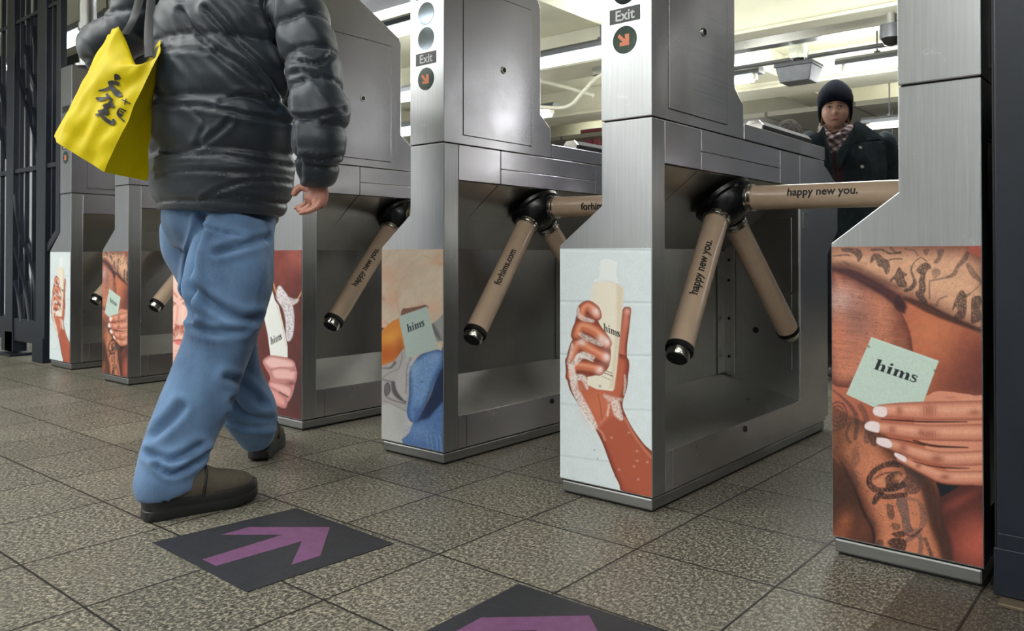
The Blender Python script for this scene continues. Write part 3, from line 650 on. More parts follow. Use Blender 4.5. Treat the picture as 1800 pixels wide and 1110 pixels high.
    B([(200, 60), (240, 120), (230, 200), (180, 240), (170, 160)], ink, .45); B([(160, 260), (200, 250), (230, 340), (210, 380)], ink, .5); B([(300, 600), (340, 620), (360, 660), (300, 640)], ink, .6); B([(370, 770), (420, 780), (400, 850), (360, 840)], ink, .8); B([(480, 640), (540, 650), (540, 690), (490, 690)], ink, .7)
    c.use(1455, 590, 5.842)
    c.blob((180, 1000), 260, 260, (124, 76, 52), .7)
    for r in (45, 85, 125): Ln([(100+r*math.cos(w)*.75, 810+r*math.sin(w)) for w in np.linspace(-2.2, 2.4, 9)], 18, ink, .75)
    Ln([(50, 560), (150, 640), (260, 760), (300, 900), (280, 1060)], [20, 26, 40, 50, 40], ink, .7); Ln([(330, 720), (400, 860), (400, 1080)], [50, 60, 70], ink, .6); Ln([(230, 900), (190, 1020), (230, 1100)], 30, ink, .7); Ln([(430, 980), (480, 1100)], 80, (70, 52, 46), .8); Ln([(50, 980), (130, 960), (200, 900)], 24, ink, .7)
    c.grain(.16, 3.5, 1.3, 44, c.mask([(0, 700), (400, 700), (500, 1300), (700, 1900), (0, 1900)], 12), 1.1); c.grain(.08, 7, 7, 45)
    c.use(1455, 770, 4.27); m2 = c.mask(F2, 2); sp = np.clip((c.noise(2.2, 1.6, 37)-.74)*6, 0, 1)*m2; c.put(np.arange(len(c.x)), sp*.5, (84, 46, 34))
    # hand behind the packet
    c.use(1455, 590, 5.842)
    H = [(960, 680), (1040, 610), (1120, 575), (1240, 578), (1400, 600), (1500, 620), (1640, 700), (1640, 1500), (1250, 1400), (900, 1000)]
    c.poly(H, (206, 132, 104), .8, True); c.blob((1500, 700), 130, 60, (222, 156, 128), .6); c.blob((1260, 640), 60, 16, (170, 96, 74), .5)
    # packet
    c.poly([(447, 18), (1140, 262), (980, 690), (480, 740), (190, 605)], (182, 199, 187), .6)
    c.poly([(447, 18), (1140, 262), (1130, 282), (440, 38)], (190, 206, 194), 1, alpha=.6)
    for x, y in ((418, 115), (1100, 362)): c.blob((x, y), 16, 10, (96, 72, 62), 1, .4)
    c.word((468, 343), (905, 490), (512, 236), (34, 38, 46), .45)
    def finger(pts, w, tip=None, dark=(152, 78, 60)):
        c.line(pts, [q*1.04 for q in w], dark, 1., .95); c.line([(x, y-4) for x, y in pts], [q*.82 for q in w], (206, 132, 104), 3.2, .9); c.line([(x, y-12) for x, y in pts], [q*.36 for q in w], (226, 160, 132), 4., .65)
    c.use(1455, 770, 4.27)
    finger([(540, 160), (640, 205), (760, 255), (900, 300), (1200, 300)], [42, 62, 84, 100, 104])
    finger([(430, 40), (560, 80), (720, 130), (880, 160), (1200, 150)], [56, 78, 94, 104, 110])
    c.use(1455, 590, 5.842)
    finger([(440, 925), (600, 955), (850, 985), (1100, 1000), (1640, 1000)], [80, 124, 150, 160, 180])
    finger([(540, 770), (700, 772), (900, 775), (1100, 778), (1640, 770)], [110, 150, 178, 190, 200])
    c.line([(545, 862), (760, 874), (1000, 888), (1430, 888)], [10, 18, 20, 12], (66, 30, 28), .9, .95); c.line([(560, 1040), (800, 1085), (1000, 1130)], [8, 14, 18], (70, 32, 28), .9, .9)
    c.use(1455, 770, 4.27)
    c.line([(640, 20), (800, 62), (1050, 74)], [10, 20, 10], (66, 30, 28), .9, .95); c.line([(640, 178), (780, 212), (900, 226), (1060, 230)], [6, 12, 16, 8], (74, 34, 30), .9, .9)
    c.line([(545, 182), (700, 268), (830, 335), (1000, 358), (1180, 362)], 10, (96, 48, 38), 1, .7)
    for x, y, rx, ry in ((565, 75, 34, 40), (820, 160, 50, 34), (680, 210, 22, 20), (880, 295, 40, 24)): c.blob((x, y), rx, ry, (140, 66, 50), .75)
    c.use(1455, 590, 5.842)
    for x, y, rx, ry in ((1040, 770, 78, 70), (735, 775, 34, 50), (660, 970, 44, 44), (1040, 1015, 90, 50), (960, 1000, 30, 34), (1510, 790, 60, 30)): c.blob((x, y), rx, ry, (150, 72, 54), .7)
    for x in (980, 1010, 1040, 1070, 1100): c.line([(x, 725), (x+8, 770), (x, 830)], 5, (120, 56, 44), .5, .5); c.line([(x, 985), (x+6, 1020), (x, 1050)], 5, (120, 56, 44), .5, .5)
    nail = (228, 206, 206)
    c.round_([(462, 765), (500, 728), (590, 735), (612, 775), (605, 820), (560, 842), (480, 818)], (206, 172, 172), nail, 14, .5)
    c.round_([(380, 915), (430, 882), (510, 890), (536, 925), (530, 985), (500, 1000), (390, 965)], (206, 172, 172), nail, 14, .5)
    c.use(1455, 770, 4.27)
    c.round_([(366, 10), (375, -2), (450, 8), (485, 45), (478, 72), (440, 76), (370, 46)], (206, 172, 172), nail, 8, .5); c.round_([(500, 118), (512, 112), (575, 138), (594, 165), (586, 182), (560, 178), (505, 140)], (206, 172, 172), nail, 7, .5)
    c.c *= np.array([.94, .95, .97]); c.grain(.10, 1.2, 1.2, 61)
    g = c.c.mean(1, keepdims=True); c.c[:] = g+(c.c-g)*.92

def paint_bottle(c):
    c.c[:] = lin((206, 214, 218)); c.use(980, 430, 4.8235)
    for y in (40, 485, 935): c.line([(0, y-8), (400, y), (830, y+6)], 16, (180, 190, 194), 1.5, .75, False); c.line([(0, y+10), (400, y+18), (830, y+24)], 12, (218, 226, 230), 1.5, .6, False)
    c.use(980, 640, 4.6235)
    for y, dy in ((335, 45), (755, 70)): c.line([(0, y-15), (400, y+dy*.55), (800, y+dy)], 12, (186, 194, 198), 1.2, .7, False)
    c.grain(.02, 12, 12, 3)
    c.use(980, 430, 4.8235); skin = (178, 98, 74); dk = (110, 48, 40)
    # palm and thumb behind the bottle
    c.round_([(560, 540), (590, 528), (622, 545), (618, 620), (605, 740), (590, 860), (588, 960), (592, 1040), (580, 1180), (480, 1200), (500, 900), (540, 600)], dk, (184, 104, 82), 34, .6); c.blob((592, 570), 26, 30, (218, 158, 144), .8); c.blob((585, 660), 24, 60, (206, 130, 110), .5)
    # arm
    c.use(980, 640, 4.6235)
    P = [(72, 60), (95, 200), (150, 300), (230, 420), (300, 520), (370, 660), (440, 850), (500, 980), (535, 1040), (790, 1110), (790, 770), (700, 650), (620, 540), (560, 430), (528, 330), (560, 210), (572, 120), (560, -60), (300, -100), (80, -60)]
    c.round_(P, (120, 54, 42), (178, 94, 70), 60, .6); c.blob((330, 330), 110, 140, (196, 112, 82), .8); c.line([(330, 250), (350, 350), (360, 450)], 10, (136, 66, 52), 1.2, .6); c.line([(410, 300), (400, 420), (340, 500)], 26, (206, 130, 106), 2, .6)
    c.poly([(340, 505), (430, 430), (540, 440), (640, 600), (770, 760), (770, 1090), (535, 1030), (400, 640)], (160, 80, 60), 5, alpha=.7); c.line([(545, 440), (640, 610), (760, 760)], 20, (204, 128, 104), 1.5, .6); c.line([(310, 515), (360, 560), (385, 620)], 16, (214, 150, 130), 1.5, .6)
    # bottle
    c.use(980, 430, 4.8235)
    Bt = [(300, 325), (420, 312), (500, 330), (562, 372), (548, 560), (520, 860), (500, 1080), (478, 1225), (466, 1245), (330, 1228), (250, 1190), (262, 900), (270, 600), (285, 400)]
    c.poly(Bt, (226, 214, 198), .8); c.poly([(500, 330), (562, 372), (520, 860), (478, 1225), (440, 1225), (500, 700)], (206, 192, 170), 4, alpha=.8); c.poly([(290, 340), (340, 330), (300, 700), (270, 700)], (216, 212, 204), 4, alpha=.6)
    c.poly([(366, 142), (400, 132), (450, 134), (512, 160), (505, 270), (520, 335), (460, 315), (400, 312), (298, 326), (312, 300), (352, 282)], (220, 226, 230), .8); c.line([(366, 142), (420, 130), (512, 158)], 8, (234, 240, 242), .8, .9); c.line([(512, 160), (504, 270)], 10, (196, 204, 206), 1, .8); c.line([(310, 322), (410, 306), (520, 345)], 6, (196, 190, 180), 1, .6)
    c.word((392, 732), (528, 790), (388, 664), (40, 40, 44), .4)
    c.use(980, 640, 4.6235)
    for (a, b, w) in (((388, 55), (440, 76), 9), ((376, 72), (446, 100), 9)): c.line([a, b], w, (60, 56, 54), .4, .85, tex=np.clip(c.noise(1.0, 6, 9)*1.7, .3, 1))
    c.line([(366, 104), (445, 138)], 7, (92, 88, 84), .4, .75, tex=np.clip(c.noise(.9, 6, 19)*1.8-.2, .1, 1)); c.blob((345, 182), 12, 8, (120, 112, 104), .8)
    # fingers
    c.use(980, 430, 4.8235)
    c.poly([(150, 640), (190, 540), (270, 488), (345, 560), (340, 640), (440, 830), (445, 1000), (385, 1090), (200, 1130), (85, 1110), (72, 1000), (120, 850)], (132, 66, 50), 1, True)
    def fg(pts, w, nail=None):
        c.line(pts, [q*1.05 for q in w], (124, 56, 42), .8, 1); c.line([(x+3, y-6) for x, y in pts], [q*.72 for q in w], (196, 112, 80), 2.6, .9); c.line([(x+4, y-14) for x, y in pts], [q*.26 for q in w], (224, 152, 122), 2, .7)
    fg([(205, 625), (210, 560), (255, 530), (305, 565), (330, 605)], [70, 90, 104, 108, 84]); fg([(110, 1120), (125, 1065), (160, 1035), (260, 1045), (350, 1068)], [84, 92, 98, 100, 88])
    fg([(115, 980), (150, 880), (190, 845), (290, 905), (398, 962)], [80, 100, 118, 122, 98]); fg([(160, 770), (190, 705), (240, 705), (330, 750), (410, 840)], [90, 108, 120, 122, 96])
    for x, y, rx, ry, r in ((322, 575, 30, 42, -.7), (412, 830, 34, 46, -.6), (412, 960, 34, 44, -.5), (355, 1068, 34, 34, 0)): c.blob((x, y), rx, ry, (232, 184, 176), .95, r); c.blob((x+6, y-8), rx*.5, ry*.5, (244, 216, 212), .8, r)
    c.line([(150, 1000), (180, 940), (300, 990)], [10, 30, 10], (222, 214, 208), 1.2, .8)
    # foam
    foam = np.clip(.80+(c.noise(1.8, 1.8, 71)-.5)*1.0, 0, 1); fc = (226, 214, 210)
    c.line([(175, 540), (180, 600), (220, 630), (300, 650)], [14, 30, 40, 24], fc, 1.5, .75, tex=foam); c.line([(190, 760), (260, 800), (370, 850)], [30, 46, 30], fc, 1.5, .6, tex=foam); c.line([(125, 850), (115, 920), (90, 1010)], [24, 30, 24], fc, 1.5, .6, tex=foam); c.line([(110, 1040), (150, 1000), (210, 940), (300, 960)], [30, 50, 60, 30], fc, 1.5, .8, tex=foam); c.blob((205, 830), 30, 26, fc, .7); c.blob((370, 800), 30, 34, fc, .7)
    c.use(980, 640, 4.6235)
    c.line([(110, 20), (130, 140), (150, 220), (190, 300), (240, 400), (300, 510)], [50, 60, 60, 60, 66, 50], fc, 1.5, .95, tex=foam); c.line([(150, 110), (210, 120), (240, 200)], [50, 50, 20], fc, 1.5, .85, tex=foam); c.blob((185, 195), 28, 30, (186, 116, 92), .9)
    c.line([(380, 255), (440, 290), (520, 290)], [20, 50, 20], fc, 2, .6, tex=foam); c.line([(470, 330), (490, 400), (520, 450)], [70, 70, 24], fc, 1.5, .85, tex=foam); c.line([(540, 250), (550, 150), (545, 90)], [10, 22, 10], fc, 1, .6, tex=foam); c.line([(420, 330), (405, 420)], 14, fc, 1.2, .7, tex=foam)
    for x, y in ((655, 940), (730, 800), (645, 710), (440, 600), (580, 560), (620, 835), (500, 860), (648, 790)): c.blob((x, y), 9, 8, (216, 176, 162), .6)
    for x, y in ((302, 700), (325, 772), (468, 915), (250, 448)): c.blob((x, y), 4, 8, (70, 60, 58), .8)
    c.grain(.05, 1.2, 1.2, 81)

def paint_denim(c):
    c.c[:] = lin((206, 186, 166)); c.use(665, 430, 5.842)
    n1 = c.noise(18, 30, 3, .4); c.put(np.arange(len(c.x)), np.clip(n1-.5, 0, 1)*.9, (190, 156, 132)); c.grain(.05, 5, 14, 7, None, .9)
    c.blob((90, 300), 70, 120, (214, 168, 142), .7, -.4); c.blob((130, 560), 60, 120, (210, 160, 134), .7); c.blob((600, 170), 90, 30, (206, 160, 126), .6, -.3); c.blob((640, 195), 26, 16, (198, 138, 96), .7); c.blob((560, 650), 130, 60, (212, 172, 148), .7, -.7); c.blob((430, 250), 60, 60, (196, 176, 156), .6)
    c.line([(60, 570), (30, 540)], 30, (200, 120, 90), 3, .6); c.line([(180, 470), (200, 640), (230, 740)], 14, (196, 150, 126), 2.5, .7); c.line([(120, 60), (80, 160), (60, 200)], 10, (196, 170, 148), 2, .6); c.line([(660, 100), (560, 140), (450, 110)], 10, (190, 164, 140), 2, .6)
    c.poly([(230, 720), (250, 660), (300, 655), (430, 630), (480, 620), (500, 660), (260, 740)], (128, 88, 74), 1.2, True); c.line([(330, 640), (460, 600)], 10, (206, 160, 136), 2, .7)
    c.line([(20, 740), (60, 790), (110, 830)], 10, (120, 62, 46), .8, .9); c.poly([(20, 750), (100, 830), (60, 860), (20, 840)], (222, 178, 160), .8, True); c.poly([(20, 850), (60, 860), (20, 910)], (110, 60, 44), .8)
    # grey cloth, orange fold, blue denim
    c.poly([(690, 690), (600, 780), (540, 820), (600, 1000), (700, 990)], (152, 150, 150), 1.2); c.line([(560, 830), (600, 920), (640, 980)], [30, 50, 20], (70, 68, 70), 2.5, .7)
    c.poly([(20, 930), (60, 860), (140, 790), (210, 755), (280, 1080), (260, 1180), (120, 1240), (20, 1280)], (216, 134, 58), 1); c.blob((120, 960), 110, 60, (232, 160, 74), .8, -.5); c.blob((80, 1130), 160, 100, (188, 92, 42), .9); c.blob((230, 1080), 50, 120, (150, 66, 34), .6)
    c.use(665, 610, 5.6923)
    c.poly([(20, 200), (160, 140), (250, 20), (330, 60), (330, 300), (300, 560), (290, 660), (250, 960), (20, 920)], (172, 166, 166), 1); c.poly([(20, 580), (120, 570), (220, 620), (290, 660), (330, 800), (230, 960), (20, 925)], (186, 184, 184), 2.5); c.blob((220, 720), 60, 120, (170, 170, 166), .7)
    c.line([(30, 215), (120, 210), (165, 160)], [6, 20, 30], (78, 74, 76), 1.5, .8); c.line([(240, 60), (230, 140), (200, 220), (110, 260), (30, 320)], 8, (110, 104, 106), 1.2, .7); c.line([(150, 370), (160, 440), (200, 500), (270, 550)], [50, 50, 44, 20], (66, 64, 68), 1.5, .85); c.round_([(60, 400), (80, 360), (110, 370), (120, 440), (90, 490), (60, 470)], (70, 68, 70), (112, 108, 108), 20, 1); c.line([(70, 490), (130, 530), (270, 570)], 10, (60, 58, 62), 1.2, .8); c.line([(40, 330), (130, 350), (170, 360)], 14, (80, 78, 80), 1.4, .7); c.poly([(170, 380), (210, 240), (280, 100), (330, 90), (290, 300), (275, 540)], (180, 174, 174), 2, True); c.line([(330, 100), (290, 200), (280, 340), (275, 470)], 8, (84, 82, 88), 1, .8); c.line([(60, 540), (150, 580), (285, 650)], 9, (120, 116, 116), 1.2, .6)
    c.poly([(640, 0), (690, 0), (690, 1090), (240, 1000), (240, 930), (300, 880), (340, 770), (500, 600)], (86, 118, 170), 1.2); c.poly([(690, 130), (600, 260), (520, 470), (400, 700), (370, 760), (500, 720), (640, 560), (690, 560)], (36, 48, 78), 4)
    c.round_([(420, 80), (520, 40), (600, 30), (650, 60), (640, 180), (570, 320), (520, 470), (440, 640), (380, 740), (340, 758), (300, 720), (285, 640), (305, 480), (310, 260), (350, 160)], (70, 98, 150), (116, 150, 196), 60, 1); c.blob((380, 650), 60, 80, (62, 88, 146), .6); c.blob((430, 352), 26, 6, (50, 66, 104), .8); c.blob((350, 200), 40, 110, (150, 178, 208), .6); c.blob((560, 100), 70, 50, (138, 164, 204), .5)
    c.blob((420, 850), 130, 80, (120, 150, 194), .6); c.line([(240, 930), (300, 880)], 16, (66, 90, 140), 1.5, .6)
    for x in (480, 520, 570, 610): c.line([(x, 880), (x+14, 960), (x+20, 1050)], 8, (140, 168, 206), 1, .6)
    b = c.mask([(300, 30), (690, -20), (690, 1100), (230, 1000), (290, 700)], 3); c.grain(.16, 1.5, 2.6, 15, b, .5)
    c.use(665, 430, 5.842)
    c.poly([(207, 740), (500, 638), (610, 1075), (292, 1168)], (176, 190, 184), .7); c.blob((212, 760), 4, 4, (90, 80, 70), .7); c.word((302, 905), (474, 836), (288, 822), (34, 44, 52), .45); c.grain(.05, 1.2, 1.2, 82)

def paint_foam(c):
    c.c[:] = lin((98, 50, 48)); c.use(445, 430, 3.578)
    c.blob((270, 80), 160, 90, (166, 90, 80), .9); c.blob((150, 180), 120, 120, (132, 66, 58), .8); c.blob((150, 60), 60, 60, (120, 50, 46), .7); c.blob((270, 250), 60, 60, (110, 52, 46), .6); c.grain(.12, 6, 9, 4); c.blob((80, 640), 120, 100, (92, 46, 46), .8); c.blob((280, 900), 120, 200, (70, 46, 48), .9)
    c.line([(100, 150), (125, 240), (150, 310), (200, 360), (245, 378), (275, 350), (305, 300)], 8, (206, 158, 110), .6, .95)
    foam = np.clip(.85+(c.noise(1.7, 1.7, 91)-.5)*1.0, 0, 1)
    c.line([(165, 270), (180, 330), (215, 390), (230, 470), (228, 560), (222, 600)], [20, 70, 66, 56, 46, 20], (226, 220, 226), 1.2, .95, tex=foam); c.line([(170, 320), (240, 360), (280, 350)], [30, 44, 14], (218, 206, 212), 1, .8, tex=foam)
    c.poly([(68, 310), (80, 285), (110, 280), (120, 295), (135, 350), (160, 385), (180, 470), (200, 560), (215, 640), (216, 710), (110, 710), (90, 560), (62, 430), (64, 415), (75, 395)], (232, 228, 222), .7); c.poly([(68, 310), (80, 285), (110, 280), (120, 295), (138, 360), (80, 398)], (238, 240, 242), .6); c.line([(150, 385), (180, 500), (205, 640)], 10, (206, 196, 190), 1.5, .8)
    c.word((112, 632), (180, 596), (106, 584), (30, 34, 44), .35)
    k = (214, 150, 146); d = (176, 116, 114)
    c.poly([(60, 740), (110, 705), (200, 710), (262, 760), (274, 830), (262, 880), (244, 950), (214, 1000), (190, 1030), (60, 970), (28, 930), (90, 880), (105, 830)], (190, 128, 126), .8, True)
    c.round_([(60, 740), (100, 700), (170, 705), (250, 730), (262, 775), (200, 790), (110, 790)], d, (226, 180, 176), 28, .6); c.round_([(110, 790), (180, 770), (268, 790), (274, 830), (260, 860), (210, 860), (130, 850)], d, (224, 174, 170), 28, .6); c.round_([(100, 860), (180, 870), (240, 900), (244, 950), (220, 965), (150, 930), (100, 900)], d, (222, 168, 166), 28, .6); c.round_([(28, 910), (100, 890), (190, 950), (214, 1000), (190, 1030), (100, 990), (30, 950)], d, k, 30, .6)
    c.poly([(20, 740), (60, 750), (105, 830), (95, 880), (28, 905)], (100, 48, 46), 1.2); c.blob((240, 875), 30, 14, (92, 44, 40), .8); c.line([(165, 930), (215, 960)], 10, (80, 40, 38), .8, .8); c.line([(262, 790), (230, 800)], 6, (150, 84, 84), .8, .6); c.grain(.06, 1.2, 1.2, 83)

def paint_face(c):
    c.c[:] = lin((228, 182, 170)); c.use(0, 350, 3.171)
    c.poly([(930, 280), (1010, 290), (985, 345), (965, 365), (940, 390)], (170, 74, 58), 3); c.blob((1000, 330), 80, 30, (196, 96, 74), .7); c.blob((1080, 320), 60, 40, (150, 66, 54), .8)
    c.blob((975, 420), 50, 60, (240, 206, 198), .7); c.blob((1085, 480), 40, 160, (196, 124, 112), .7); c.line([(940, 520), (960, 515), (985, 545)], 12, (190, 110, 90), 1.2, .8); c.line([(1010, 560), (1035, 545), (1060, 560)], 12, (190, 110, 90), 1.2, .8)
    for x in (962, 1036): c.blob((x, 585), 20, 12, (206, 140, 130), .8); c.line([(x-18, 584), (x, 574), (x+18, 586)], 6, (120, 66, 60), .6, .9); c.blob((x, 588), 8, 8, (70, 52, 56), .95)
    c.line([(990, 600), (985, 660), (978, 700)], 12, (206, 140, 126), 2, .8); c.line([(1020, 600), (1018, 680)], 12, (236, 196, 186), 2, .8); c.blob((985, 708), 10, 8, (130, 52, 48), .9); c.blob((1020, 708), 10, 8, (130, 52, 48), .9); c.line([(975, 700), (1000, 722), (1030, 702)], 8, (190, 100, 90), 1, .7)
    c.line([(950, 795), (965, 755), (1000, 730), (1040, 755), (1060, 800)], [26, 44, 50, 44, 26], (150, 62, 48), 1.5, .92, tex=np.clip(.7+(c.noise(1, 4, 66)-.5), 0, 1)); c.poly([(965, 790), (1000, 780), (1040, 795), (1020, 815), (985, 812)], (214, 120, 118), 1, True); c.line([(965, 790), (1000, 788), (1045, 796)], 5, (120, 44, 42), .6, .9)
    bt = np.clip((c.noise(1.2, 1.2, 99)-.3)*1.6, 0, 1); c.blob((1000, 890), 70, 50, (176, 96, 80), .8, tex=bt); c.line([(945, 850), (950, 930), (985, 960), (1050, 940)], 30, (170, 92, 78), 3, .5); c.blob((950, 980), 30, 50, (110, 50, 44), .8); c.poly([(930, 960), (960, 985), (1000, 1010), (1100, 990), (1100, 1100), (930, 1100)], (224, 158, 150), 2); c.grain(.06, 1.2, 1.2, 84)

LAB = {'A': 'farthest turnstile by the black fence, small white poster of a hand with a bottle', 'B': 'second turnstile from the black fence, small poster of tattooed skin and a packet', 'C': 'turnstile hidden behind the walking man, poster of a face with red moustache', 'D': 'turnstile beside the walking man, dark red poster of a fist holding a bottle', 'E': 'turnstile with the poster of blue denim, orange fold and pale packet', 'F': 'turnstile with the large white poster of a soapy hand gripping a bottle', 'G': 'nearest turnstile at the right, large poster of tattooed limbs and a packet'}
HN = 'happy new you.'
JOBS = dict(A=(paint_bottle, 60, 130, 'F'), B=(paint_tattoo, 70, 140, 'B2'), C=(paint_face, 90, 150, None), D=(paint_foam, 130, 230, None),
            E=(paint_denim, 170, 330, None), F=(paint_bottle, 230, 440, None), G=(paint_tattoo, 330, 600, None))
TXT = dict(D={2: (HN, .240, .454, True, .12), 0: (HN, .232, .442, False, .05)}, E={2: ('forhims.com', .256, .427, True, .12), 0: ('forhims.com', .245, .43, False, .05)}, F={2: (HN, .224, .444, True, .12), 0: (HN, .232, .442, False, -.35)})
UNITS = {}
for u in 'GFEDCBA':
    t = turn_frame(u, LAB[u]); UNITS[u] = t
    if u != 'G': arms(t, TXT.get(u, {}))
    fn, nx, nz, src = JOBS[u]; poster(t, u, fn, nx, nz, {'F': 'F', 'B2': 'G'}.get(src))
# feed conduit over the farthest turnstile
P = cat([(XU['A']-.02, YU['A']+.1, 1.86), (XU['A']-.02, YU['A']+.1, 2.12), (XU['A']-.02, YU['A']+.1, 2.3), (XU['A']+.03, YU['A']+.12, 2.42), (XU['A']+.14, YU['A']+.14, 2.5), (XU['A']+.3, YU['A']+.16, 2.53), (XU['A']+1.2, YU['A']+.2, 2.56)], 5)
o = tag(MB().add(tube(P, .05, 20)).add(tube([(XU['A']-.02, YU['A']+.1, 1.86), (XU['A']-.02, YU['A']+.1, 1.875)], .075, 20)).add(tube([(XU['A']-.02, YU['A']+.1, 2.09), (XU['A']-.02, YU['A']+.1, 2.13)], .057, 20)).build('feed_pipe', M['chrome' if False else 'steel'], smooth=40), 'thick silver pipe rising from the top of the farthest turnstile', 'pipe')
P = cat([(XU['A']+.20, YU['A']+.3, 1.87), (XU['A']+.20, YU['A']+.3, 2.2), (XU['A']+.24, YU['A']+.3, 2.36), (XU['A']+.4, YU['A']+.3, 2.48), (XU['A']+1.0, YU['A']+.3, 2.5)], 5)
tag(MB().add(tube(P, .032, 16)).build('feed_pipe', M['steel'], smooth=40), 'thinner curved silver pipe beside the thick pipe, behind the sleeve of the walking man', 'pipe')
# ------------------------------------------------------------------ black post at the right and the fence at the left
def xat(px, py, y): return float(on(px, py, 1, y)[0])
t = empty('fence_post', (.02, -.03, 0), 'dark navy steel post standing against the right side of the nearest turnstile', 'post')
m = MB().add(box(xat(1750, 700, -.03)-.02, .16, 0, .09, .02, 2.6)); m.build('post', M['navy'], t, bevel=.004)
MB().add(box(.0, xat(1750, 700, -.03)-.02, .02, .10, .02, 2.6)).build('gap_shade_strip', M['black'], t, bevel=.004)  # black strip standing in for the shadow between cabinet and post
MB().add(box(xat(1752, 700, -.03)-.02, .165, -.004, 0, .10, .135)).add(box(xat(1752, 1000, -.03)-.024, .17, -.008, .098, .01, .105)).build('post_shoe', M['navy'], t, bevel=.002)
M['brass'] = plain('dirty_metal_plate', (112, 100, 84), .5, .5)
MB().add(box(.015, .24, -.045, .12, 0, .008)).build('base_plate', M['brass'], t, bevel=.002)
MB().add(tube([(.07, -.02, .008), (.07, -.02, .03)], .011, 6)).build('bolt', M['fixture'], t)
MB().add(box(.166, .9, .03, .06, .1, 2.5)).build('fence_panel', M['black'], t)
MB().add(box(.0, .155, .10, 1.45, .05, 2.55)).build('side_panel', M['black'], t)

FY = .15
def fx(px, py=400): return xat(px, py, FY)
def fz(px, py): return float(on(px, py, 1, FY)[2])
fe = empty('steel_fence', (0, 0, 0), 'black steel fence of upright bars and curved straps at the left of the gates', 'fence')
zt = fz(60, 28)
for a, b, w in ((72, 88, .06), (18, 31, .05)):
    x0, x1 = fx(a), fx(b); MB().add(box(x0, x1, FY-.03, FY+.03, .06 if a > 50 else .03, 2.7)).build('fence_upright', M['navy'], fe, bevel=.003)
x0, x1 = fx(70), fx(87); MB().add(box(x0-.01, x1+.01, FY-.04, FY+.04, 0, .16)).build('upright_shoe', M['navy'], fe, bevel=.003)
x0, x1 = fx(12), fx(32); MB().add(box(x0, x1, FY-.03, FY+.06, .03, .17)).add(box(x0-.03, x1+.03, FY-.06, FY+.09, 0, .02)).build('upright_shoe', M['navy'], fe, bevel=.003)
for a in (4, 37, 47, 60, 68, 94, -12, -28, -44): MB().add(box(fx(a)-.008, fx(a)+.008, FY-.014, FY+.014, .25 if a < 90 else .82, 2.7)).build('fence_bar', M['navy'], fe, bevel=.002)
MB().add(prism([(fx(103), 2.7), (fx(110), 2.7), (fx(110), .84), (fx(90), .72), (fx(85), .72), (fx(85), .75), (fx(103), .86)], 1, FY-.02, FY+.02)).build('stepped_edge', M['navy'], fe, bevel=.002)
for za, zb in ((fz(40, 560), fz(40, 600)), (fz(60, 293), fz(60, 301)), (zt-.012, zt+.012)): MB().add(box(-9.5, fx(86 if za < .5 else 104), FY-.022, FY+.022, min(za, zb), max(za, zb))).build('fence_rail', M['navy'], fe, bevel=.003)
def strap(pts, w=.014, dep=.03):
    P = cat([(fx(x, y), FY, fz(x, y)) for x, y in pts], 6); MB().add(tube(P, [(dep, w/2*1.0)]*len(P), 8, (0, 1, 0))).build('curved_strap', M['navy'], fe, smooth=40)
for pts in ([(33, 50), (35, 100), (46, 148), (60, 185), (72, 225)], [(47, 45), (50, 85), (60, 125), (73, 165)], [(61, 30), (65, 65), (74, 105)], [(36, 115), (44, 160), (58, 210), (70, 260), (72, 300)],
            [(30, 325), (34, 375), (44, 420), (58, 455), (66, 500), (68, 565)], [(28, 425), (38, 465), (50, 510), (57, 565)], [(29, 490), (37, 520), (43, 565)], [(2, 100), (6, 150), (14, 200), (22, 240)], [(0, 180), (6, 230), (14, 280)], [(-30, 60), (-28, 120), (-14, 170), (2, 220)]): strap(pts)
g = empty('rolling_gate', (0, 0, 0), 'grey horizontal slat grille far behind the black fence', 'grille')
m = MB()
for k in range(16): m.add(box(-9.2, -6.9, 1.6, 1.62, .25+k*.14, .27+k*.14))
tag(m.build('slats', M['fixture'], g), kind=None)
MB().add(box(-6.95, -6.9, 1.58, 1.64, 0, 2.5)).build('gate_upright', M['navy'], g); MB().add(box(-9.25, -9.2, 1.58, 1.64, 0, 2.5)).build('gate_upright', M['navy'], g)

# ------------------------------------------------------------------ people
def A3(x, y, d, *r): return (*at(x, y, d), *r)
def project(P): V = P-CAM; w = V@_F; return 900+(V@_R)/w*FPX, VY0-(V@_U)/w*FPX
def crease(P, N, disp, pts, width, depth, org=None):
    """press a fold line into the side of a garment that faces the viewer"""
    if org: pts = TR(*org, pts)
    Q = cat(pts, 6) if len(pts) > 2 else np.array(pts, float); x, y = project(P); V = CAM-P; V /= np.linalg.norm(V, axis=1)[:, None]; fc = np.clip((V*N).sum(1)*2, 0, 1)
    best = np.full(len(P), 1e9)
    for i in range(len(Q)-1):
        ax, ay = Q[i]; ex, ey = Q[i+1]-Q[i]; t_ = np.clip(((x-ax)*ex+(y-ay)*ey)/(ex*ex+ey*ey+1e-9), 0, 1); taper = 1
        best = np.minimum(best, np.hypot(x-ax-t_*ex, y-ay-t_*ey))
    disp += fc*(-depth*np.exp(-(best/width)**2)+depth*.55*np.exp(-((best-width*2.1)/(width*1.3))**2))
def garment(name, parts, mat_, parent, voxel, fn, smooth=4, post=1):
    v, f, n = union(parts, voxel, smooth); d = np.zeros(len(v)); fn(v, n, d); v = v+n*d[:, None]
    o = mkobj(name, v, f, mat_, parent, smooth=180, recalc=False)
    if post: q = o.modifiers.new('s', 'SMOOTH'); q.iterations = post; q.factor = .5
    return o
def nz(P, sc, seed=0., oct=2): return np.array([mnoise.fractal(Vector((p[0]*sc[0]+seed, p[1]*sc[1], p[2]*sc[2])), 1., 2., oct) for p in P])

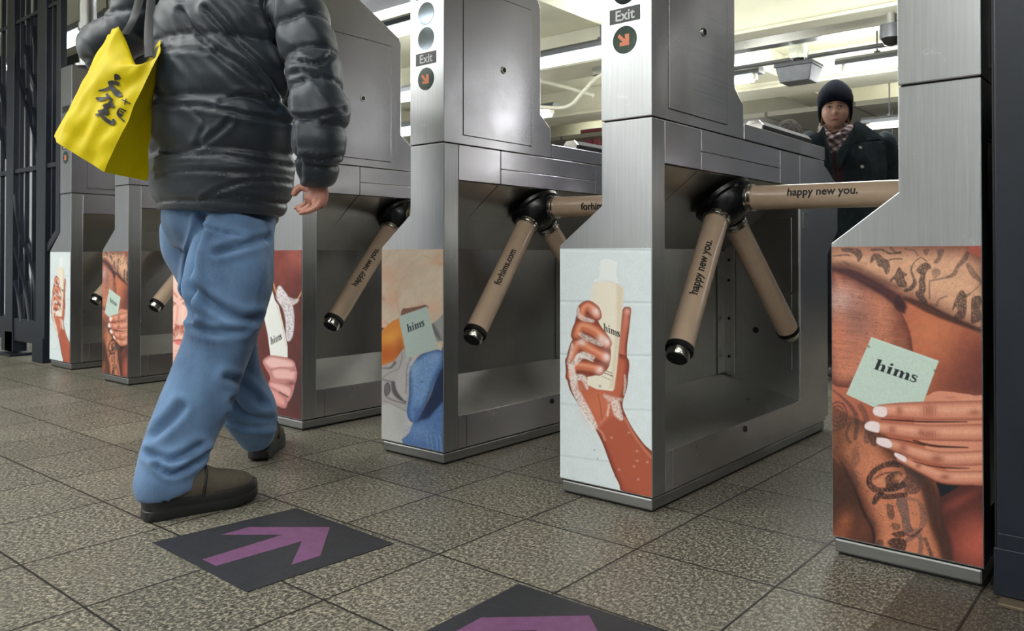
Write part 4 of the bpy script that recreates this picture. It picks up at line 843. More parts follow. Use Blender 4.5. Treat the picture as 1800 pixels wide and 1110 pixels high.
s = NT('puffer_nylon'); s.set(Base_Color=s.ramp(s.noise(8), [(.3, lin((15, 24, 34))), (.7, lin((27, 40, 53)))]), Roughness=.46, Specular_IOR_Level=.55, Sheen_Weight=.2)
s.bump(s.mth('ADD', s.noise(30, 4, .6, s.map((.6, .6, 1.2), rot=(.3, .5, .4))), s.mth('MULTIPLY', s.noise(500), .08)), .12, .006); M['puffer'] = s.m
s = NT('denim'); w1 = s.noise(1, 3, .7, s.map((420, 420, 60))); fade = s.noise(4, 3, .5, s.map((1.6, 1.6, .9)))
cc = s.mix(s.ramp(fade, [(.35, (0, 0, 0)), (.65, (1, 1, 1))]), (*lin((32, 54, 90)), 1), (*lin((96, 128, 168)), 1)); cc = s.mix(s.mth('MULTIPLY', w1, .4), cc, (*lin((140, 168, 200)), 1))
s.set(Base_Color=cc, Roughness=.85, Specular_IOR_Level=.2, Sheen_Weight=.15); s.bump(s.mth('ADD', s.mth('MULTIPLY', w1, .12), s.noise(22, 3, .5, s.map((1, 1, .5), rot=(.4, .2, 0)))), .15, .006); M['denim'] = s.m
M['skin'] = plain('skin', (168, 116, 100), .5, 0, .1, 30, .1, 200, .0005, Subsurface_Weight=.08)
M['skin2'] = plain('skin_pale', (206, 160, 142), .5, 0, .08, 40, .1, 200, .0005, Subsurface_Weight=.08)
M['shoe'] = plain('brown_grey_nubuck', (84, 76, 64), .7, 0, .15, 40, .2, 120, .001)
M['sole'] = plain('black_rubber_sole', (26, 26, 27), .5, 0, .2, 30, .2, 60)
M['hair'] = plain('grey_brown_hair', (92, 80, 70), .6, 0, .3, 60, .5, 120, .003)

man = empty('person', (-1.95, -.62, 0), 'walking man in a dark puffer jacket and blue jeans, seen from behind', 'person')
def rel(parent):
    o = np.array(parent.location)
    def f(parts): return [([tuple(np.array(p)-o) for p in v], q) for v, q in parts]
    return f
R_ = tuple(_R)
def finger(pts, r0, r1): P = cat(pts, 4); return tube(P, list(np.linspace(r0, r1, len(P))), 10)
# a torso, arms, legs, head and hands grown into one body
hd = at(400, -165, 2.44)
neck = [A3(394, -20, 2.46, .09, .08), A3(396, -70, 2.45, .06, .06), A3(400, -115, 2.44, .055, .058), (*hd, .05, .05)]
parts = [loft([A3(386, 430, 2.48, .13, .11), A3(388, 340, 2.46, .15, .12), A3(390, 200, 2.45, .15, .11), A3(392, 60, 2.45, .17, .11), A3(392, -5, 2.45, .17, .09), A3(394, -45, 2.45, .07, .06)], R_),
         loft(neck, R_), ball(hd, (.078, .095, .115), 28, 20),
         loft([A3(518, 0, 2.34, .055, .055), A3(548, 100, 2.27, .05, .05), A3(570, 195, 2.23, .045, .045), A3(566, 270, 2.23, .038, .04), A3(560, 322, 2.24, .027, .024), A3(560, 334, 2.24, .024, .02)], R_),
         loft([A3(275, 0, 2.56, .055, .055), A3(225, 50, 2.58, .05, .05), A3(185, 85, 2.6, .045, .045), A3(230, 92, 2.72, .04, .04), A3(262, 96, 2.84, .028, .024)], R_),
         loft([A3(420, 400, 2.40, .085, .085), A3(400, 500, 2.36, .075, .075), A3(385, 590, 2.32, .055, .055), A3(350, 690, 2.27, .055, .06), A3(300, 820, 2.22, .038, .04), A3(290, 880, 2.20, .04, .045)], R_),
         loft([A3(335, 400, 2.60, .085, .085), A3(380, 510, 2.58, .07, .075), A3(405, 600, 2.56, .055, .055), A3(425, 690, 2.61, .05, .055), A3(452, 775, 2.70, .035, .04)], R_)]
# right hand: palm, four fingers curled back towards the hip, thumb from the side of the palm
parts += [loft([A3(560, 328, 2.24, .024, .020), A3(560, 340, 2.24, .030, .019), A3(554, 352, 2.235, .036, .018), A3(549, 359, 2.23, .032, .015)], R_)]
for a, b, c, e in (((564, 351, 2.20), (560, 362, 2.19), (549, 369, 2.19), (538, 373, 2.195)), ((556, 355, 2.22), (551, 366, 2.21), (538, 372, 2.21), (525, 376, 2.215)), ((548, 356, 2.24), (542, 365, 2.235), (531, 369, 2.235), (521, 371, 2.24)), ((541, 354, 2.26), (535, 361, 2.26), (526, 365, 2.26), (518, 366, 2.265))):
    parts.append(finger([at(*a), at(*b), at(*c), at(*e)], .0105, .008))
parts.append(finger([at(549, 338, 2.25), at(536, 330, 2.27), at(524, 331, 2.275), at(518, 340, 2.27), at(517, 346, 2.27)], .013, .010))
# left hand closed around the strap
lh = at(272, 98, 2.88); parts.append(ball(lh, (.035, .03, .04), 16, 10))
for k in range(4):
    b = lh+np.array([-.02+.0, .02, .03-.02*k]); parts.append(finger([b, b+[-.02, .03, 0], b+[-.035, .01, -.003], b+[-.03, -.018, -.003]], .010, .008))
parts.append(finger([lh+[.01, -.01, .02], lh+[-.01, -.04, .03], lh+[-.03, -.04, .02]], .012, .009))
parts += [tube([hd+np.array([.0, .075, .0]), hd+np.array([0, .105, -.02]), hd+np.array([0, .09, -.035])], [.012, .017, .014], 10), ball(hd+[.078, .0, -.005], (.012, .022, .032), 10, 8), ball(hd+[-.078, .0, -.005], (.012, .022, .032), 10, 8), ball(hd+[0, .062, -.085], (.035, .03, .025), 12, 8)]
v, f, n = union(rel(man)(parts), .0056, 4); mkobj('body', v, f, M['skin'], man, smooth=180, recalc=False)
for sx in (-1, 1): MB().add(ball(hd-np.array(man.location)+[sx*.032, .083, .012], (.012, .01, .009), 12, 8)).build('eye', M['white'], man, smooth=True)
MB().add(ball(hd-np.array(man.location)+[0, .082, -.052], (.024, .012, .006), 12, 8)).build('mouth', plain('lips', (160, 90, 84), .5), man, smooth=True)
v, f, n = union(rel(man)([ball(hd+[0, -.016, .022], (.088, .10, .108), 28, 20), ball(hd+[0, -.05, -.04], (.075, .055, .06), 20, 14)]), .008, 2)
v = v+n*(nz(v, (60, 60, 30))*.006)[:, None]; mkobj('hair', v, f, M['hair'], man, smooth=180, recalc=False)

# jacket
CR = (130, 0, 2.7745)
RA = [at(526, 5, 2.33), at(548, 90, 2.27), at(567, 192, 2.22), at(564, 262, 2.22), at(560, 318, 2.24)]
def jacket_fn(P, N, d):
    W = P+np.array(man.location)
    zs = [float(at(390, y, 2.45)[2]) for y in (-40, 12, 92, 186, 270, 356)]
    arc = np.full(len(P), 1e9); par = np.zeros(len(P)); acc = 0.
    for i in range(len(RA)-1):
        e = RA[i+1]-RA[i]; L = np.linalg.norm(e); t_ = np.clip((W-RA[i])@e/L**2, 0, 1); q = np.linalg.norm(W-RA[i]-t_[:, None]*e, axis=1); k = q < arc; arc[k] = q[k]; par[k] = acc+t_[k]*L; acc += L
    isarm = np.clip((.112-arc)/.02, 0, 1)
    z = W[:, 2]; wob = nz(P, (2.2, 2.2, 1), 5)*.02; dz = np.min([abs(z+wob-q) for q in zs], axis=0)
    puff = .012*np.clip(dz/.05, 0, 1)**.5-.006; seam = -.006*np.exp(-(dz/.007)**2)
    pa = (par+wob)/.10; fr = abs(pa-np.round(pa))*.10; puffa = .012*np.clip(fr/.04, 0, 1)**.5-.006-.008*np.exp(-(fr/.007)**2)
    d += (1-isarm)*(puff+seam)+isarm*puffa
    c, s_ = math.cos(.9), math.sin(.9); U = np.stack([P@_R*c-P[:, 2]*s_, P@_F0, P@_R*s_+P[:, 2]*c], 1)
    n1 = nz(U, (4, 5, 15), 3.1); d += .009*(1-abs(n1)*1.8).clip(0, 1)**1.5*np.clip((z-1.0)/.25, .15, 1); d += nz(P, (7, 7, 9), 9.)*.006
    for p, w, k in (([(410, 505), (520, 512), (640, 520), (760, 545), (880, 570), (1050, 600)], 3.6, .012), ([(390, 750), (560, 752), (720, 755), (860, 780), (1060, 815)], 3.2, .010),
                    ([(690, 250), (780, 330), (900, 420), (960, 480)], 4, .012), ([(540, 60), (620, 180), (740, 270), (860, 360), (920, 420)], 4.5, .014), ([(650, 50), (760, 170), (900, 320), (1000, 450), (1050, 560)], 4.5, .014), ([(920, 20), (960, 150), (1000, 300)], 4.5, .012),
                    ([(640, 960), (780, 900), (900, 880), (1090, 900)], 3, .008), ([(620, 975), (820, 958), (1040, 1000)], 3, .008), ([(430, 750), (560, 735), (700, 650), (760, 590)], 4, .009),
                    ([(975, 0), (990, 150), (1020, 350), (1055, 520), (1080, 700), (1112, 860)], 5, .022), ([(1040, 290), (1180, 320), (1250, 265)], 3.4, .012), ([(1080, 575), (1200, 565), (1315, 535)], 3.4, .012), ([(1110, 765), (1200, 775), (1300, 755)], 3.2, .010), ([(1050, 380), (1120, 350), (1200, 400)], 4, .008),
                    ([(400, 850), (600, 830), (900, 850)], 3.5, .006), ([(560, 520), (640, 600), (600, 700)], 4, .006), ([(720, 500), (840, 470), (980, 540)], 4, .009), ([(420, 240), (600, 250), (700, 262)], 3, .006)):
        crease(W, N, d, p, w, k, CR)
tor = [A3(387, 374, 2.46, .222, .165), A3(388, 355, 2.46, .236, .18), A3(391, 320, 2.46, .244, .185), A3(392, 250, 2.455, .246, .195), A3(392, 150, 2.45, .242, .195), A3(392, 60, 2.45, .235, .185), A3(394, 0, 2.45, .215, .16), A3(396, -40, 2.45, .15, .12), A3(397, -70, 2.45, .085, .085), A3(398, -100, 2.45, .078, .078)]
sl = lambda rows: loft(rows, R_)
jp = [loft(tor, (1, 0, 0), 48), sl([A3(500, -10, 2.37, .05, .06), A3(522, 12, 2.34, .078, .085), A3(545, 90, 2.28, .066, .08), A3(562, 188, 2.23, .077, .085), A3(560, 255, 2.22, .07, .078), A3(559, 300, 2.235, .054, .062), A3(560, 326, 2.24, .036, .042)]),
      sl([A3(290, -10, 2.54, .06, .07), A3(262, 8, 2.56, .08, .085), A3(222, 52, 2.58, .075, .08), A3(186, 82, 2.6, .075, .08), A3(190, 84, 2.68, .065, .07), A3(232, 92, 2.74, .055, .06), A3(258, 96, 2.84, .04, .042)])]
garment('jacket', rel(man)(jp), M['puffer'], man, .0085, jacket_fn, 5)
# jeans
def jean_fn(P, N, d):
    W = P+np.array(man.location); d += nz(P, (4, 4, 4), 2.)*.010; d += nz(P, (9, 9, 6), 4.)*.004
    CJ = (200, 350, 1.914)
    for p, w, k in (([(300, 60), (290, 130), (270, 200), (262, 300), (268, 400)], 5, .020), ([(300, 100), (350, 108), (440, 125)], 2.4, .006), ([(275, 300), (330, 350), (420, 400), (480, 400)], 6, .012), ([(270, 430), (340, 450), (440, 440)], 5, .008), ([(350, 180), (420, 160), (520, 130)], 5, .008),
                    ([(230, 700), (200, 740), (130, 800)], 6, .008), ([(150, 900), (200, 925), (280, 880), (320, 850)], 4, .012), ([(120, 860), (200, 880), (290, 830)], 5, .009), ([(380, 600), (430, 620), (500, 690)], 5, .010), ([(400, 680), (450, 730), (530, 740)], 5, .010), ([(385, 730), (450, 760), (540, 760)], 4, .008), ([(510, 60), (520, 160), (500, 260), (480, 360)], 1.6, .003)):
        crease(W, N, d, p, w*1.2, k*1.7, CJ)
jl = [sl([A3(385, 350, 2.48, .17, .15), A3(385, 400, 2.48, .168, .148), A3(384, 440, 2.48, .13, .12)]),
      sl([A3(432, 375, 2.40, .085, .12), A3(414, 430, 2.39, .11, .125), A3(403, 500, 2.35, .121, .122), A3(398, 560, 2.33, .104, .11), A3(376, 625, 2.30, .096, .10), A3(356, 684, 2.27, .094, .098), A3(315, 780, 2.23, .091, .092), A3(299, 828, 2.20, .086, .094), A3(294, 848, 2.19, .085, .096), A3(292, 857, 2.185, .085, .096), A3(292, 860, 2.185, .076, .086)]),
      sl([A3(330, 385, 2.56, .085, .10), A3(342, 430, 2.60, .10, .11), A3(380, 510, 2.58, .098, .10), A3(398, 590, 2.56, .092, .095), A3(413, 655, 2.58, .088, .09), A3(434, 715, 2.63, .088, .09), A3(447, 755, 2.68, .066, .08), A3(450, 772, 2.70, .056, .07)])]
garment('jeans', rel(man)(jl), M['denim'], man, .0085, jean_fn, 4)

def shoe(loc, rz, tilt, parent):
    o = bpy.data.objects.new('shoe', None)
    rows = [(0, .016, .040, .022, .020), (0, .03, .048, .034, .028), (0, .08, .068, .040, .050), (0, .13, .076, .043, .054), (0, .18, .066, .047, .042), (0, .23, .060, .047, .036), (0, .27, .054, .038, .028), (0, .292, .048, .018, .016)]
    up = loft([(x, y, z, a, b) for x, y, z, a, b in rows], (1, 0, 0), 28)
    v, f, n = union([up], .0045, 3)
    sh = mkobj('shoe', v, f, M['shoe'], parent, smooth=180, recalc=False)
    out = [(.0, -.004), (.024, .0), (.037, .02), (.040, .08), (.042, .14), (.051, .20), (.050, .24), (.037, .285), (.012, .306), (-.012, .306), (-.037, .285), (-.050, .24), (-.051, .20), (-.042, .14), (-.040, .08), (-.037, .02), (-.024, 0)]
    out = cat(out, 4, True)
    lv = [(0, .97), (.004, 1), (.026, 1.0), (.028, .985), (.032, 1.0), (.046, .985), (.052, .93)]; vv = []; ff = []; n_ = len(out); cy_ = .15
    for z, k in lv:
        for x, y in out: vv.append((x*k, cy_+(y-cy_)*k, z+.012*max(0, (y-.2)/.1)**2*(1 if z < .02 else .9)+(.014*max(0, 1-y/.1)**1.0 if z > .03 else 0)))
    for i in range(len(lv)-1):
        for k in range(n_): ff.append((i*n_+k, i*n_+(k+1) % n_, (i+1)*n_+(k+1) % n_, (i+1)*n_+k))
    ff += [tuple(range(n_-1, -1, -1)), tuple(range((len(lv)-1)*n_, len(lv)*n_))]
    so = mkobj('sole', vv, ff, M['sole'], sh, smooth=40)
    MB().add(tube(cat([(.044, .14, .05), (.041, .148, .09), (.024, .155, .118), (0, .157, .126), (-.024, .155, .118), (-.041, .148, .09), (-.044, .14, .05)], 4), (.004), 8)).build('welt', M['sole'], sh, smooth=True)
    bpy.data.objects.remove(o)
    sh.location = np.array(loc)-np.array(parent.location); sh.rotation_euler = (tilt, 0, rz); return sh
p0 = on(262, 918, 2, 0); p1 = on(424, 885, 2, 0); dv = p1-p0
shoe((p0[0]-.02, p0[1]-.005, .0), math.atan2(dv[1], dv[0])-PI/2, 0, man)
q0 = at(453, 806, 2.72); shoe((q0[0], q0[1], .010), .80, -0.10, man)

# yellow bag
bag = empty('tote_bag', at(190, 250, 2.34), 'bright yellow bag with black brush writing carried by the walking man', 'bag')
bo = np.array(bag.location)
C8 = {(0, 0, 0): at(99, 250, 2.25), (1, 0, 0): at(184, 303, 2.21), (0, 0, 1): at(207, 46, 2.27), (1, 0, 1): at(280, 92, 2.22), (0, 1, 0): at(96, 238, 2.37), (1, 1, 0): at(257, 318, 2.35), (0, 1, 1): at(190, 62, 2.37), (1, 1, 1): at(285, 72, 2.31)}
def tri(u, v, w):
    P = 0
    for (a, b, c), q in C8.items(): P = P+q*((u if a else 1-u)*(v if b else 1-v)*(w if c else 1-w))
    # soft panel shape: inward sag of the sides, a rounded belly, and the dip of the open rim
    f0 = tri0(u, v, w)
    return P+f0
def tri0(u, v, w):
    nrm = np.cross(C8[(1, 0, 0)]-C8[(0, 0, 0)], C8[(0, 0, 1)]-C8[(0, 0, 0)]); nrm /= np.linalg.norm(nrm)
    if nrm@(CAM-C8[(0, 0, 0)]) < 0: nrm = -nrm
    b = math.sin(PI*u)*math.sin(PI*min(w, 1)*.9+.1)*.012*(1-2*v)
    b += (mnoise.fractal(Vector((u*2.4, w*3.2, v*2+3)), 1, 2, 2))*.016*(1 if 0 < w < 1.1 else .5)
    dip = -.075*math.sin(PI*u)**1.2*max(0, (w-.62)/.38)**2
    return nrm*b+np.array([0, 0, dip])
N_ = 26; vv = []; ff = []; idx = {}
def vid(i, j, k):
    key = (i, j, k)
    if key not in idx: idx[key] = len(vv); vv.append(tri(i/N_, j/8, k/N_)-bo)
    return idx[key]
for k in range(N_):
    for i in range(N_):
        ff.append((vid(i, 0, k), vid(i+1, 0, k), vid(i+1, 0, k+1), vid(i, 0, k+1))); ff.append((vid(i+1, 8, k), vid(i, 8, k), vid(i, 8, k+1), vid(i+1, 8, k+1)))
    for j in range(8):
        ff.append((vid(0, j+1, k), vid(0, j, k), vid(0, j, k+1), vid(0, j+1, k+1))); ff.append((vid(N_, j, k), vid(N_, j+1, k), vid(N_, j+1, k+1), vid(N_, j, k+1)))
for i in range(N_):
    for j in range(8): ff.append((vid(i, j+1, 0), vid(i+1, j+1, 0), vid(i+1, j, 0), vid(i, j, 0)))
s = NT('yellow_nonwoven'); s.set(Base_Color=s.ramp(s.noise(10), [(.3, lin((196, 174, 0))), (.7, lin((208, 187, 0)))]), Roughness=.5, Specular_IOR_Level=.2)
s.bump(s.mth('ADD', s.noise(14, 3, .5, s.map((1, 1, .6))), s.mth('MULTIPLY', s.noise(300), .05)), .3, .006); M['yellow'] = s.m
bg = mkobj('bag_body', vv, ff, M['yellow'], bag, smooth=60)
so_ = bg.modifiers.new('t', 'SOLIDIFY'); so_.thickness = .002
# brush writing on the front panel: strokes placed in the panel's own coordinates
def panel_uv(px, py):
    u, w = .5, .5
    for _ in range(25):
        p = tri(u, 0, w); x, y = topx(p); e = .01; xu, yu = topx(tri(u+e, 0, w)); xw, yw = topx(tri(u, 0, w+e))
        J = np.array([[(xu-x)/e, (xw-x)/e], [(yu-y)/e, (yw-y)/e]]); du = np.linalg.solve(J, [px-x, py-y]); u += du[0]*.7; w += du[1]*.7; u = min(max(u, .02), .98); w = min(max(w, .02), .98)
    return u, w
nb = np.cross(C8[(1, 0, 0)]-C8[(0, 0, 0)], C8[(0, 0, 1)]-C8[(0, 0, 0)]); nb /= np.linalg.norm(nb); nb = nb if nb@(CAM-C8[(0, 0, 0)]) > 0 else -nb
m = MB()
for pts, w in (([(455, 180), (480, 215), (500, 265)], [10, 50, 60]), ([(350, 310), (400, 300), (460, 310), (520, 335)], [20, 30, 30, 34]), ([(375, 310), (410, 370), (450, 430), (500, 470), (560, 505)], [24, 44, 50, 60, 14]), ([(380, 380), (300, 415), (205, 430)], [26, 24, 10]), ([(170, 540), (230, 555), (330, 540)], [14, 36, 20]), ([(330, 470), (360, 530), (420, 575)], [24, 30, 24]),
               ([(370, 590), (400, 640), (440, 680)], [30, 46, 18]), ([(280, 670), (330, 650), (380, 665)], [30, 40, 40]), ([(300, 690), (320, 740), (350, 790)], [46, 60, 34]), ([(160, 790), (240, 790), (320, 860), (400, 910), (445, 915)], [16, 24, 34, 36, 30]), ([(200, 740), (280, 730)], [20, 34]), ([(430, 850), (440, 920)], [20, 36]), ([(220, 770), (300, 740)], [20, 40]),
               ([(555, 560), (620, 590), (690, 625)], [6, 14, 8]), ([(625, 545), (600, 640)], [8, 12]), ([(520, 690), (580, 715), (625, 740)], [8, 14, 12]), ([(520, 700), (500, 770), (545, 825)], [14, 24, 30]), ([(530, 730), (590, 765)], [10, 12]), ([(520, 770), (580, 795)], [12, 14]), ([(540, 840), (600, 890)], [10, 14])):
    Q = cat(TR(150, 110, 8.536, pts), 4) if len(pts) > 2 else np.array(TR(150, 110, 8.536, pts)); ws = np.interp(np.linspace(0, 1, len(Q)), np.linspace(0, 1, len(w)), w)/8.536/2*1.7
    L = []; Rr = []
    for i, q in enumerate(Q):
        t_ = Q[min(i+1, len(Q)-1)]-Q[max(i-1, 0)]; t_ = t_/np.linalg.norm(t_); nn_ = np.array([-t_[1], t_[0]])
        for S_, sg in ((L, 1), (Rr, -1)): u_, w_ = panel_uv(*(q+nn_*ws[i]*sg)); S_.append(tri(u_, 0, w_)+nb*.0035-bo)
    vs = L+Rr; k = len(L); m.add((vs, [(i, i+1, k+i+1, k+i) for i in range(k-1)]))
m.build('brush_writing', M['ink'], bag, recalc=False)
for a, b, c in (((218, 62, 2.33), (236, 30, 2.42), (262, -50, 2.44)), ((262, 100, 2.29), (262, 40, 2.33), (275, -55, 2.36))):
    P = cat([at(*a), at(*b), at(*c), at(300, -78, 2.5)], 6)-bo; MB().add(tube(P, [(.013, .002)]*len(P), 8, tuple(_R))).build('bag_strap', M['black'], bag, smooth=True)

# person in the beanie beyond the gates
wm = empty('person', at(1490, 690, 4.6), 'person in a dark beanie, checked scarf and dark coat standing beyond the gates', 'person'); wm.location.z = 0
wo = np.array(wm.location); D = 4.6; HC = at(1468, 195, D)
yaw2 = math.atan2(-_F0[1], -_F0[0]); fw2 = np.array([math.cos(yaw2-.38), math.sin(yaw2-.38), -.02]); fw2 /= np.linalg.norm(fw2); sd2 = np.cross(fw2, _Z); sd2 /= np.linalg.norm(sd2); u2 = np.cross(sd2, fw2)
def H3(s_, f_, z_): return HC+sd2*s_+fw2*f_+u2*z_-wo
def wrel(rows): return [(*(np.array(r[:3])-wo), *r[3:]) for r in rows]
hv, hf = ball((0, 0, 0), (1, 1, 1), 56, 40); hv = np.array(hv)
def headpt(p):
    x, y, z = p; X = x*.074; Y = y*.092; Z = z*.112          # x side, y forward
    if z < 0: X *= 1-.28*z*z; Y *= 1-.05*z*z
    if y > 0: Y *= .97
    g = lambda a, b, ra, rb: math.exp(-((X-a)/ra)**2-((Z-b)/rb)**2)*(1 if y > 0 else 0)
    Y += .022*g(0, -.022, .011, .016)+.010*g(0, -.002, .009, .022)+.006*g(0, -.058, .022, .010)+.008*g(0, -.090, .022, .016)-.009*g(.030, .010, .016, .012)-.009*g(-.030, .010, .016, .012)+.004*g(.030, .028, .02, .008)+.004*g(-.030, .028, .02, .008)+.005*g(.038, -.025, .02, .02)+.005*g(-.038, -.025, .02, .02)-.003*g(0, -.046, .02, .004)+.005*g(.009, -.028, .006, .005)+.005*g(-.009, -.028, .006, .005)
    return H3(X, Y, Z)
skin_parts = [([tuple(headpt(p)) for p in hv], hf), loft(wrel([(*(H3(0, -.02, -.06)+wo), .05, .052), (*(H3(0, -.03, -.12)+wo), .05, .05), (*(H3(0, -.04, -.19)+wo), .06, .055)]), R_)]
dn = lambda x, y, d=D: at(x, y, d)-wo
body_rows = [(*dn(1490, 262), .15, .09), (*dn(1490, 330), .14, .10), (*dn(1492, 440), .15, .11), (*dn(1492, 520), .12, .1)]
skin_parts += [loft(body_rows, R_)]
for sx in (-1, 1):
    X = 1492+sx*26; skin_parts.append(loft([(*dn(X, 480), .07, .075), (*dn(X, 580), .05, .055), (*dn(X, 700), .03, .035), (*dn(X, 745, D), .03, .04)], R_))
sh2 = [[(1420, 262), (1408, 330), (1416, 400), (1425, 420)], [(1556, 262), (1572, 330), (1574, 410), (1572, 440)]]
for q in sh2:
    skin_parts.append(loft([(*dn(x, y), r, r) for (x, y), r in zip(q, (.05, .042, .03, .024))], R_)); h = np.array(dn(q[3][0], q[3][1]+14)); skin_parts.append(ball(h, (.03, .022, .04), 14, 10))
    for k in range(4): b = h+np.array([-.021+.014*k, 0, -.03]); skin_parts.append(finger([b, b+[0, -.006, -.03], b+[0, .008, -.055-.006*(k in (1, 2))]], .0085, .007))
    skin_parts.append(finger([h+[.02, -.01, .01], h+[.035, -.02, -.015], h+[.03, -.02, -.04]], .010, .008))
v, f, n = union(skin_parts, .0048, 2); mkobj('body', v, f, M['skin2'], wm, smooth=180, recalc=False)
M['eye'] = plain('eye', (60, 56, 54), .2); M['lip'] = plain('lip_rose', (176, 104, 98), .5); M['brow'] = plain('brow_hair', (120, 92, 74), .7)
for sx in (-1, 1):
    e = np.array(H3(sx*.030, .074, .009)); MB().add(ball(e, (.013, .011, .008), 14, 10)).build('eye', M['white'], wm, smooth=True); MB().add(ball(H3(sx*.030, .084, .009), (.0055, .0045, .0055), 12, 8)).build('iris', M['eye'], wm, smooth=True)
    MB().add(tube([H3(sx*.014, .088, .013), H3(sx*.030, .088, .019), H3(sx*.045, .078, .012)], .0026, 8)).build('eyelid', M['brow'], wm, smooth=True)
    MB().add(tube([H3(sx*.014, .090, .028), H3(sx*.032, .089, .034), H3(sx*.050, .076, .027)], [.003, .0038, .002], 8)).build('eyebrow', M['brow'], wm, smooth=True)
MB().add(tube(cat([H3(-.022, .082, -.061), H3(-.008, .091, -.057), H3(0, .092, -.058), H3(.008, .091, -.057), H3(.022, .082, -.061)], 4), [.002]*4+[.0045]*9+[.002]*4, 10)).build('mouth', M['lip'], wm, smooth=True)
hair = []
for sx in (-1, 1):
    for k in range(4): hair.append(tube(cat([H3(sx*(.066+.002*k), .0-.02*k, .02), H3(sx*(.070+.002*k), -.005-.02*k, -.05), H3(sx*(.074+.006*(k % 3)), -.01-.02*k, -.10), H3(sx*(.084+.008*(k % 2)), .0-.02*k, -.13)], 4), .010, 8))
v, f, n = union(hair, .006, 1); v = v+n*(nz(v, (90, 90, 20))*.005)[:, None]; mkobj('hair', v, f, plain('dark_blond_hair', (112, 86, 62), .6, 0, .3, 80), wm, smooth=180, recalc=False)
hat = []; rows = [(.036, .090, .108), (.050, .093, .108), (.075, .092, .105), (.108, .084, .094), (.138, .064, .072), (.162, .038, .044), (.174, .016, .018)]
s = NT('navy_knit'); s.set(Base_Color=(*lin((14, 19, 34)), 1), Roughness=.95, Sheen_Weight=.04, Specular_IOR_Level=.15); s.bump(s.noise(1, 2, .5, s.map((160, 160, 26))), .6, .004); M['knit'] = s.m
vv = []; ff = []; n_ = 48
rows = [(-.062, .079, .080), (-.02, .088, .094)]+rows
for r_i, (z, a, b) in enumerate(rows):
    for k in range(n_):
        w = 2*PI*k/n_; front = max(0, math.sin(w)); zz = z
        if r_i < 3: zz = z+(.036+.012-z)*front**.45 if z < .05 else z            # brim lifts over the forehead, hangs over the ears
        vv.append(H3(a*math.cos(w), b*math.sin(w)-.004-.10*max(0, zz-.09), zz))
for i in range(len(rows)-1):
    for k in range(n_): ff.append((i*n_+k, i*n_+(k+1) % n_, (i+1)*n_+(k+1) % n_, (i+1)*n_+k))
ff.append(tuple(range((len(rows)-1)*n_, len(rows)*n_)))
o = mkobj('beanie', vv, ff, M['knit'], wm, smooth=180); q = o.modifiers.new('t', 'SOLIDIFY'); q.thickness = .005; q.offset = 1
s = NT('checked_scarf'); sp = s.n('ShaderNodeSeparateXYZ'); s.l(s.map((1, 1, 1), rot=(.6, .5, .7)), sp.inputs[0])
def stripes(o, p): return s.mth('GREATER_THAN', s.mth('FRACT', s.mth('MULTIPLY', o, p)), .5)
chk = s.mth('MULTIPLY_ADD', stripes(sp.outputs[0], 34.), .5, s.mth('MULTIPLY', stripes(sp.outputs[2], 30.), .5))
s.set(Base_Color=s.ramp(chk, [(.2, lin((176, 156, 156))), (.5, lin((112, 92, 96))), (.9, lin((48, 40, 46)))]), Roughness=.9); M['scarf'] = s.m
sc = [tube(cat([H3(.066, .0, -.105), H3(.055, .075, -.135), H3(.012, .105, -.175), H3(-.035, .095, -.150), H3(-.072, .02, -.11), H3(-.06, -.06, -.10), H3(0, -.09, -.095), H3(.06, -.06, -.10)], 5, True), .026, 12),
      tube(cat([H3(.058, .05, -.13), H3(.035, .10, -.19), H3(.0, .12, -.25)], 6), list(np.linspace(.028, .022, 13)), 12), tube(cat([H3(-.062, .05, -.13), H3(-.03, .11, -.20), H3(.0, .125, -.26)], 6), list(np.linspace(.028, .02, 13)), 12)]
v, f, n = union(sc, .006, 2); v = v+n*(nz(v, (30, 30, 60))*.006)[:, None]; mkobj('scarf', v, f, M['scarf'], wm, smooth=180, recalc=False)
s = NT('dark_wool'); s.set(Base_Color=s.ramp(s.noise(30), [(.3, lin((28, 36, 42))), (.7, lin((42, 52, 58)))]), Roughness=.9, Sheen_Weight=.05, Specular_IOR_Level=.2); s.bump(s.noise(160), .3, .002); M['wool'] = s.m
M['maroon'] = plain('maroon_knit', (52, 30, 38), .9, 0, .25, 50)
coat = [loft([(*dn(1490, 230), .07, .06), (*dn(1490, 240), .14, .085), (*dn(1490, 252), .215, .11), (*dn(1490, 290), .225, .13), (*dn(1490, 340), .21, .135), (*dn(1490, 420), .215, .14), (*dn(1490, 520), .235, .155), (*dn(1490, 590), .245, .165), (*dn(1490, 594), .22, .15)], R_, 36)]
for q in sh2: coat.append(loft([(*dn(x, y), r, r) for (x, y), r in zip([(q[0][0]*.8+1490*.2, 250)]+q[:3]+[(q[3][0], 412)], (.07, .07, .062, .05, .045))], R_))
v, f, n = union(coat, .009, 4); v = v+n*(nz(v, (8, 8, 5))*.012)[:, None]; mkobj('coat', v, f, M['wool'], wm, smooth=180, recalc=False)
fr = .15
def cf(x, y, k=0): return at(x, y, D-fr-k)-wo
MB().add(([cf(1462, 268, .0), cf(1481, 268, .0), cf(1483, 345, .0), cf(1468, 345, .0)], [(0, 1, 2, 3)])).build('sweater', M['maroon'], wm).modifiers.new('t', 'SOLIDIFY').thickness = .01
